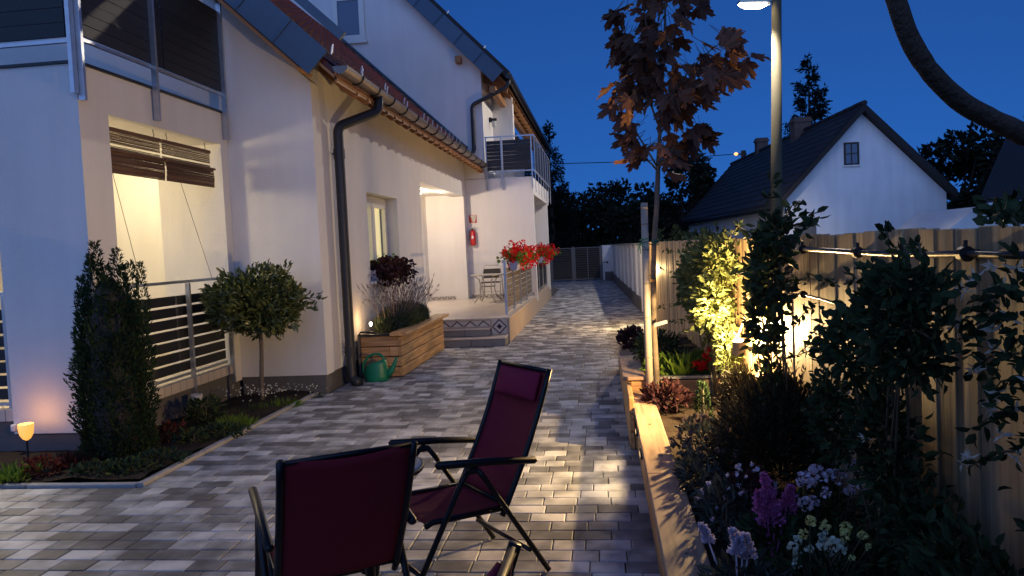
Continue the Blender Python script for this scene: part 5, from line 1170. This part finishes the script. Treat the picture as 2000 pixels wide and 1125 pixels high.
climber('dark honeysuckle rising in front of the bright fence lamp', (.97, 4.3, .26), [((.85, 4.1, 1.42), (.09, .34, .20)), ((.84, 4.2, 1.15), (.08, .22, .20)), ((.88, 4.2, .8), (.04, .1, .3)), ((.87, 3.95, 1.62), (.08, .3, .08))], 1050, .058, 'leaf_dark', 'petal_brown', 12, .03,
        [sp((1530, 430), (1560, 392), .95), sp((1500, 400), (1512, 345), .95), sp((1560, 440), (1610, 412), .95), sp((1480, 470), (1440, 440), .95), sp((1550, 640), (1590, 600), .95), sp((1540, 560), (1590, 545), .95), sp((1560, 690), (1640, 640), .95), sp((1540, 700), (1620, 690), .95)], seed=2, width=.5)
climber('dark leafy honeysuckle mass spreading over the middle of the fence', (1.085, 3.2, .26), [((.87, 2.36, 1.44), (.06, .34, .06)), ((.86, 2.42, 1.34), (.07, .38, .08)), ((.86, 2.36, 1.24), (.07, .28, .07)), ((.88, 2.9, 1.18), (.06, .26, .13)), ((.92, 3.3, .85), (.06, .2, .2)), ((.96, 2.85, .85), (.07, .3, .24)), ((.98, 2.6, .6), (.07, .3, .22))], 3900, .042, 'leaf_dark', 'petal_white', 9, .026,
        [sp((1738, 490), (1730, 445), .98), sp((1770, 500), (1755, 475), .98), sp((1800, 500), (1790, 475), .98), sp((1640, 560), (1600, 545), .95), sp((1620, 640), (1580, 655), .95), sp((1660, 620), (1610, 610), .95)], seed=3, width=.55)
climber('honeysuckle with pale whitish flowers close at the right edge', (1.09, 1.8, .26), [((.98, 1.9, 1.40), (.07, .22, .12)), ((.98, 1.85, 1.2), (.06, .18, .14)), ((.98, 1.75, .95), (.06, .14, .2)), ((1.0, 1.65, 1.3), (.06, .12, .22))], 620, .04, 'leaf_dark', 'petal_white', 14, .03,
        [sp((1960, 620), (1880, 655), 1.0), sp((1990, 690), (1900, 720), 1.0), sp((1990, 560), (1900, 590), 1.0), sp((1990, 440), (1940, 420), 1.03), sp((1990, 800), (1900, 840), 1.0), sp((1990, 880), (1890, 915), 1.0), sp((1980, 740), (1930, 780), 1.0)], seed=4, width=.55)
climber('grape vine peeping over the fence before the outbuilding', (2.6, 5.2, 0), [((2.75, 5.3, 1.72), (.28, .3, .07)), ((2.5, 5.0, 1.66), (.2, .3, .05))], 130, .09, 'leaf_dark', None, 0, .03, (), .8, 5)
climber('small green creeper on top of the fence behind the bamboo stake', (1.35, 14.5, 0), [((1.35, 14.5, 1.65), (.3, .6, .16)), ((1.6, 12.5, 1.62), (.3, .6, .12))], 420, .1, 'leaf_dark', seed=6)
t = [o for o in bpy.data.objects if o.get('label', '').startswith('honeysuckle with pale whitish')][0]
for (px0, py0) in ((1885, 570), (1905, 545), (1940, 520), (1860, 640), (1880, 632), (1940, 645), (1945, 680), (1960, 560), (1865, 690), (1950, 770), (1905, 725), (1930, 800), (1985, 800), (1880, 905), (1895, 895), (1990, 890), (1975, 620), (1960, 850)):
    e_ = at(px0, py0, x=.97); q = MB(); m_ = 9; q.leaves(e_+rnd_dirs(m_)*.006, rnd_dirs(m_, .2, np.array((-.4, -.3, .2)), .9), .030, .26); piece('blossom', q, 'petal_white', t)
# dark spiky bush in the near planter
c = np.array((.92, 4.3, .26)); t = plant('cotoneaster', 'large dark spiky bush in the middle of the near planter', 'shrub', c)
n = 7000; a = RNG.uniform(0, 6.283, n); el = RNG.uniform(.1, 1.5, n); L_ = RNG.uniform(.25, 1, n)**.6
dd = np.stack([np.cos(a)*np.cos(el)*.36, np.sin(a)*np.cos(el)*.66, np.sin(el)*.56], 1); pos = c+dd*L_[:, None]; pos[:, 0] = np.minimum(pos[:, 0], 1.06)
q = MB(); q.leaves(pos, dd+RNG.normal(size=(n, 3))*.14, .05, .22); part('foliage', q, 'leaf_bush', t)
q = MB()
for k in range(150):
    d = dd[k]*random.uniform(1.0, 1.28); q.tube([c+d*.2, c+d*.7+(0, 0, .02), c+d], [.004, .003, .0015], 4, False); q.leaves(c+d*RNG.uniform(.7, 1, 9)[:, None], np.tile(d, (9, 1))/np.linalg.norm(d)+rnd_dirs(9)*.6, .035, .25)
part('stems', q, 'leaf_bush', t)
p = at(1445, 735, z=.5); mound('dark_shrub', 'dark twiggy shrub below the fence lamp', 'shrub', (.88, 5.25, .50), (.11, .30, .25), 2200, .05, 'leaf_bush', .25, stems=18)
# plants of the higher planter
mound('ground_cover', 'bright green low cushion plant at the front of the higher planter', 'plant', (.52, 6.85, .5), (.2, .16, .09), 420, .05, 'leaf_bright', .6)
mound('small_shrub', 'dark low shrub behind the green cushion in the higher planter', 'shrub', (.5, 7.6, .56), (.22, .35, .18), 700, .06, 'leaf_dark', .35)
mound('heuchera', 'dark purple leafy clump on the planter corner behind the stake', 'plant', (.28, 8.4, .55), (.14, .3, .13), 360, .06, 'coleus', .7)
mound('ground_cover', 'yellow-green cushion right of the red flowers in the higher planter', 'plant', (.82, 6.85, .5), (.14, .15, .12), 360, .05, 'leaf_bright', .4)
t = plant('crocosmia', 'plant with scarlet flower spikes in the higher planter', 'plant', (.64, 6.70, .4)); q = MB(); n = 60; q.leaves(np.tile((.64, 6.70, .4), (n, 1)), rnd_dirs(n, 1.6), .26, .06); part('leaves', q, 'leaf_bright', t)
q = MB()
for (px0, py0) in ((1385, 682), (1377, 695), (1360, 712), (1375, 712), (1366, 716), (1388, 700)):
    e_ = at(px0, py0, y=6.56); m_ = 22; q.leaves(e_+rnd_dirs(m_)*.018, rnd_dirs(m_), .038, .5)
part('flowers', q, 'petal_red', t, kind='stuff')
# plants of the near planter
p = at(1305, 770, z=.36); mound('heuchera', 'dark leafy plant hanging over the planter cap at the stake foot', 'plant', (.46, 6.15, .37), (.17, .2, .09), 230, .085, 'coleus', .4)
p = at(1390, 775, z=.3); t = plant('dwarf_conifer', 'tiny upright dwarf conifer before the lamp-lit boards', 'conifer', (.70, 5.75, .26)); q = MB(); n = 420; z = RNG.uniform(0, 1, n); a = RNG.uniform(0, 6.283, n); r_ = .055*(1-z)+.012; q.leaves(np.stack([.70+r_*np.cos(a), 5.75+r_*np.sin(a), .26+z*.28], 1), np.stack([np.cos(a), np.sin(a), np.full(n, 1.1)], 1), .035, .3); part('foliage', q, 'leaf_yew', t); q = MB(); q.tube([(.70, 5.75, .24), (.70, 5.75, .5)], .008, 6); part('stem', q, 'stalk', t)
mound('hydrangea', 'faded brown flowered clump just behind the cap board', 'plant', (.56, 4.55, .40), (.17, .38, .13), 420, .05, 'leaf_silver', .4, 'petal_brown', 60, .035, 10)
mound('dusty_miller', 'silvery leaved plant along the planter cap below the brown flowers', 'plant', (.45, 4.05, .36), (.10, .36, .10), 340, .055, 'leaf_silver', .3)
mound('sage', 'grey-green sage with white-edged leaves in the near planter', 'plant', (.50, 3.45, .38), (.12, .24, .12), 300, .065, 'leaf_silver', .28, 'petal_lilac', 14, .022, 5)
mound('sage', 'grey-green sage by the planter edge at the bottom', 'plant', (.47, 2.62, .38), (.11, .22, .11), 240, .06, 'leaf_silver', .3)
mound('fuchsia', 'dark plant with small pale pink buds beside the sage', 'plant', (.63, 3.55, .42), (.11, .16, .13), 260, .04, 'coleus', .5, 'petal_lilac', 16, .022, 5)
def spire(name, label, cat, plumes, m, foot, leafm='leaf_dark', group=None):
    t = plant(name, label, cat, foot, group); f0 = np.array(foot, float)
    q = MB(); n = 240; pos, d = ellipsoid(n, f0+(0, 0, .12), (.12, .12, .1), .3); q.leaves(pos, d+rnd_dirs(n)*.7, .055, .4); part('foliage', q, leafm, t)
    for (b_, e_, r_) in plumes:
        b_, e_ = np.array(b_), np.array(e_); q = MB(); q.tube([f0, b_, e_], [.004, .003, .0015], 5, tone=.5); n = 520; u = RNG.uniform(0, 1, n); a = RNG.uniform(0, 6.283, n); rr = r_*(1-u)**.8*RNG.uniform(.3, 1, n)*(1+.4*np.sin(u*24))+.003
        q.leaves(b_+(e_-b_)*u[:, None]+np.stack([rr*np.cos(a), rr*np.sin(a), np.zeros(n)], 1), np.stack([np.cos(a), np.sin(a), np.full(n, .8)], 1), .014, .6); part('plume', q, m, t)
def w3(px, py, Y): return at(px, py, y=Y)
spire('astilbe', 'purple feathery astilbe plumes in the near planter', 'plant', [(w3(1512, 1020, 3.1), w3(1492, 925, 3.1), .038), (w3(1500, 1025, 3.12), w3(1508, 955, 3.1), .04), (w3(1535, 1000, 3.2), w3(1545, 950, 3.2), .035), (w3(1490, 1000, 3.12), w3(1482, 960, 3.1), .03)], 'petal_purple', (.64, 3.15, .26))
spire('veronica', 'pale lilac flower spikes at the bottom beside the planter cap', 'plant', [(w3(1450, 1085, 2.65), w3(1430, 1035, 2.6), .018), (w3(1460, 1090, 2.65), w3(1455, 1045, 2.6), .02), (w3(1385, 1060, 2.75), w3(1370, 1025, 2.75), .014), (w3(1438, 1080, 2.6), w3(1446, 1050, 2.6), .018)], 'petal_lilac', (.42, 2.66, .26), 'leaf_silver')
def heads(name, label, foot, items, m, leafm, Y, rad=.012, petals=26, psize=.022, flat=True):
    f0 = np.array(foot, float); t = plant(name, label, 'plant', foot); q = MB(); n = 420; pos, d = ellipsoid(n, f0+(0, 0, .11), (.2, .2, .1), .2); q.leaves(pos, d+rnd_dirs(n)*.8, .05, .35); part('foliage', q, leafm, t)
    q = MB(); st = MB()
    for (px0, py0, s_, mm) in items:
        e_ = at(px0, py0, y=Y+random.uniform(-.1, .12)); m_ = petals; dd = rnd_dirs(m_, .35); fq = MB(); fq.leaves(e_+dd*rad*s_*1.0, np.cross(dd, rnd_dirs(m_))+dd*.35, psize*s_*.72, .95, roll=dd); st.tube([f0+(random.uniform(-.08, .08), random.uniform(-.08, .08), .05), e_], .002, 4)
        part('flower_head', fq, mm or m, t)
    part('stems', st, 'stalk', t, kind='stuff')
heads('phlox', 'pale lilac-white phlox heads in the near planter', (.95, 3.45, .26), [(1572, 938, 1.3, None), (1598, 925, 1.4, None), (1585, 945, 1.0, None), (1640, 932, 1.2, None), (1671, 916, 1.4, None), (1668, 948, .7, None), (1685, 950, .7, None), (1612, 962, .8, None), (1660, 962, .9, None), (1572, 985, 1.1, 'petal_lilac'), (1588, 980, .9, None), (1620, 930, 1.0, None)], 'petal_lilac', 'leaf_dark', 3.3, .02, 30, .024)
heads('chrysanthemum', 'pale yellow and cream chrysanthemums at the bottom of the near planter', (.74, 2.75, .26), [(1582, 1018, 1, None), (1612, 1027, .9, None), (1652, 1030, 1, None), (1650, 1046, 1.2, None), (1685, 1046, .8, None), (1570, 1043, .9, None), (1558, 1055, .9, 'petal_cream'), (1550, 1068, 1, 'petal_cream'), (1580, 1072, .8, 'petal_cream'), (1612, 1050, 1.1, 'petal_cream'), (1606, 1066, .9, 'petal_cream'), (1628, 1062, 1.2, 'petal_cream'), (1642, 1072, 1.1, 'petal_cream'), (1625, 1088, 1.3, 'petal_cream'), (1560, 1085, 1, 'petal_cream'), (1558, 1100, 1, 'petal_cream'), (1664, 1090, .6, None), (1697, 1068, .6, None)], 'petal_yellow', 'leaf_dark', 2.72, .012, 26, .02)
mound('dark_shrub', 'added dark leafy mound darkening the lower fence at the bottom right', 'shrub', (.93, 2.05, .55), (.11, .42, .27), 1500, .045, 'leaf_dark', .5)  # mound added to make the too bright lower fence dark
mound('ground_cover', 'dark leafy ground cover filling the near planter by the fence', 'plant', (.9, 2.9, .33), (.18, .7, .1), 900, .05, 'leaf_dark', .4)
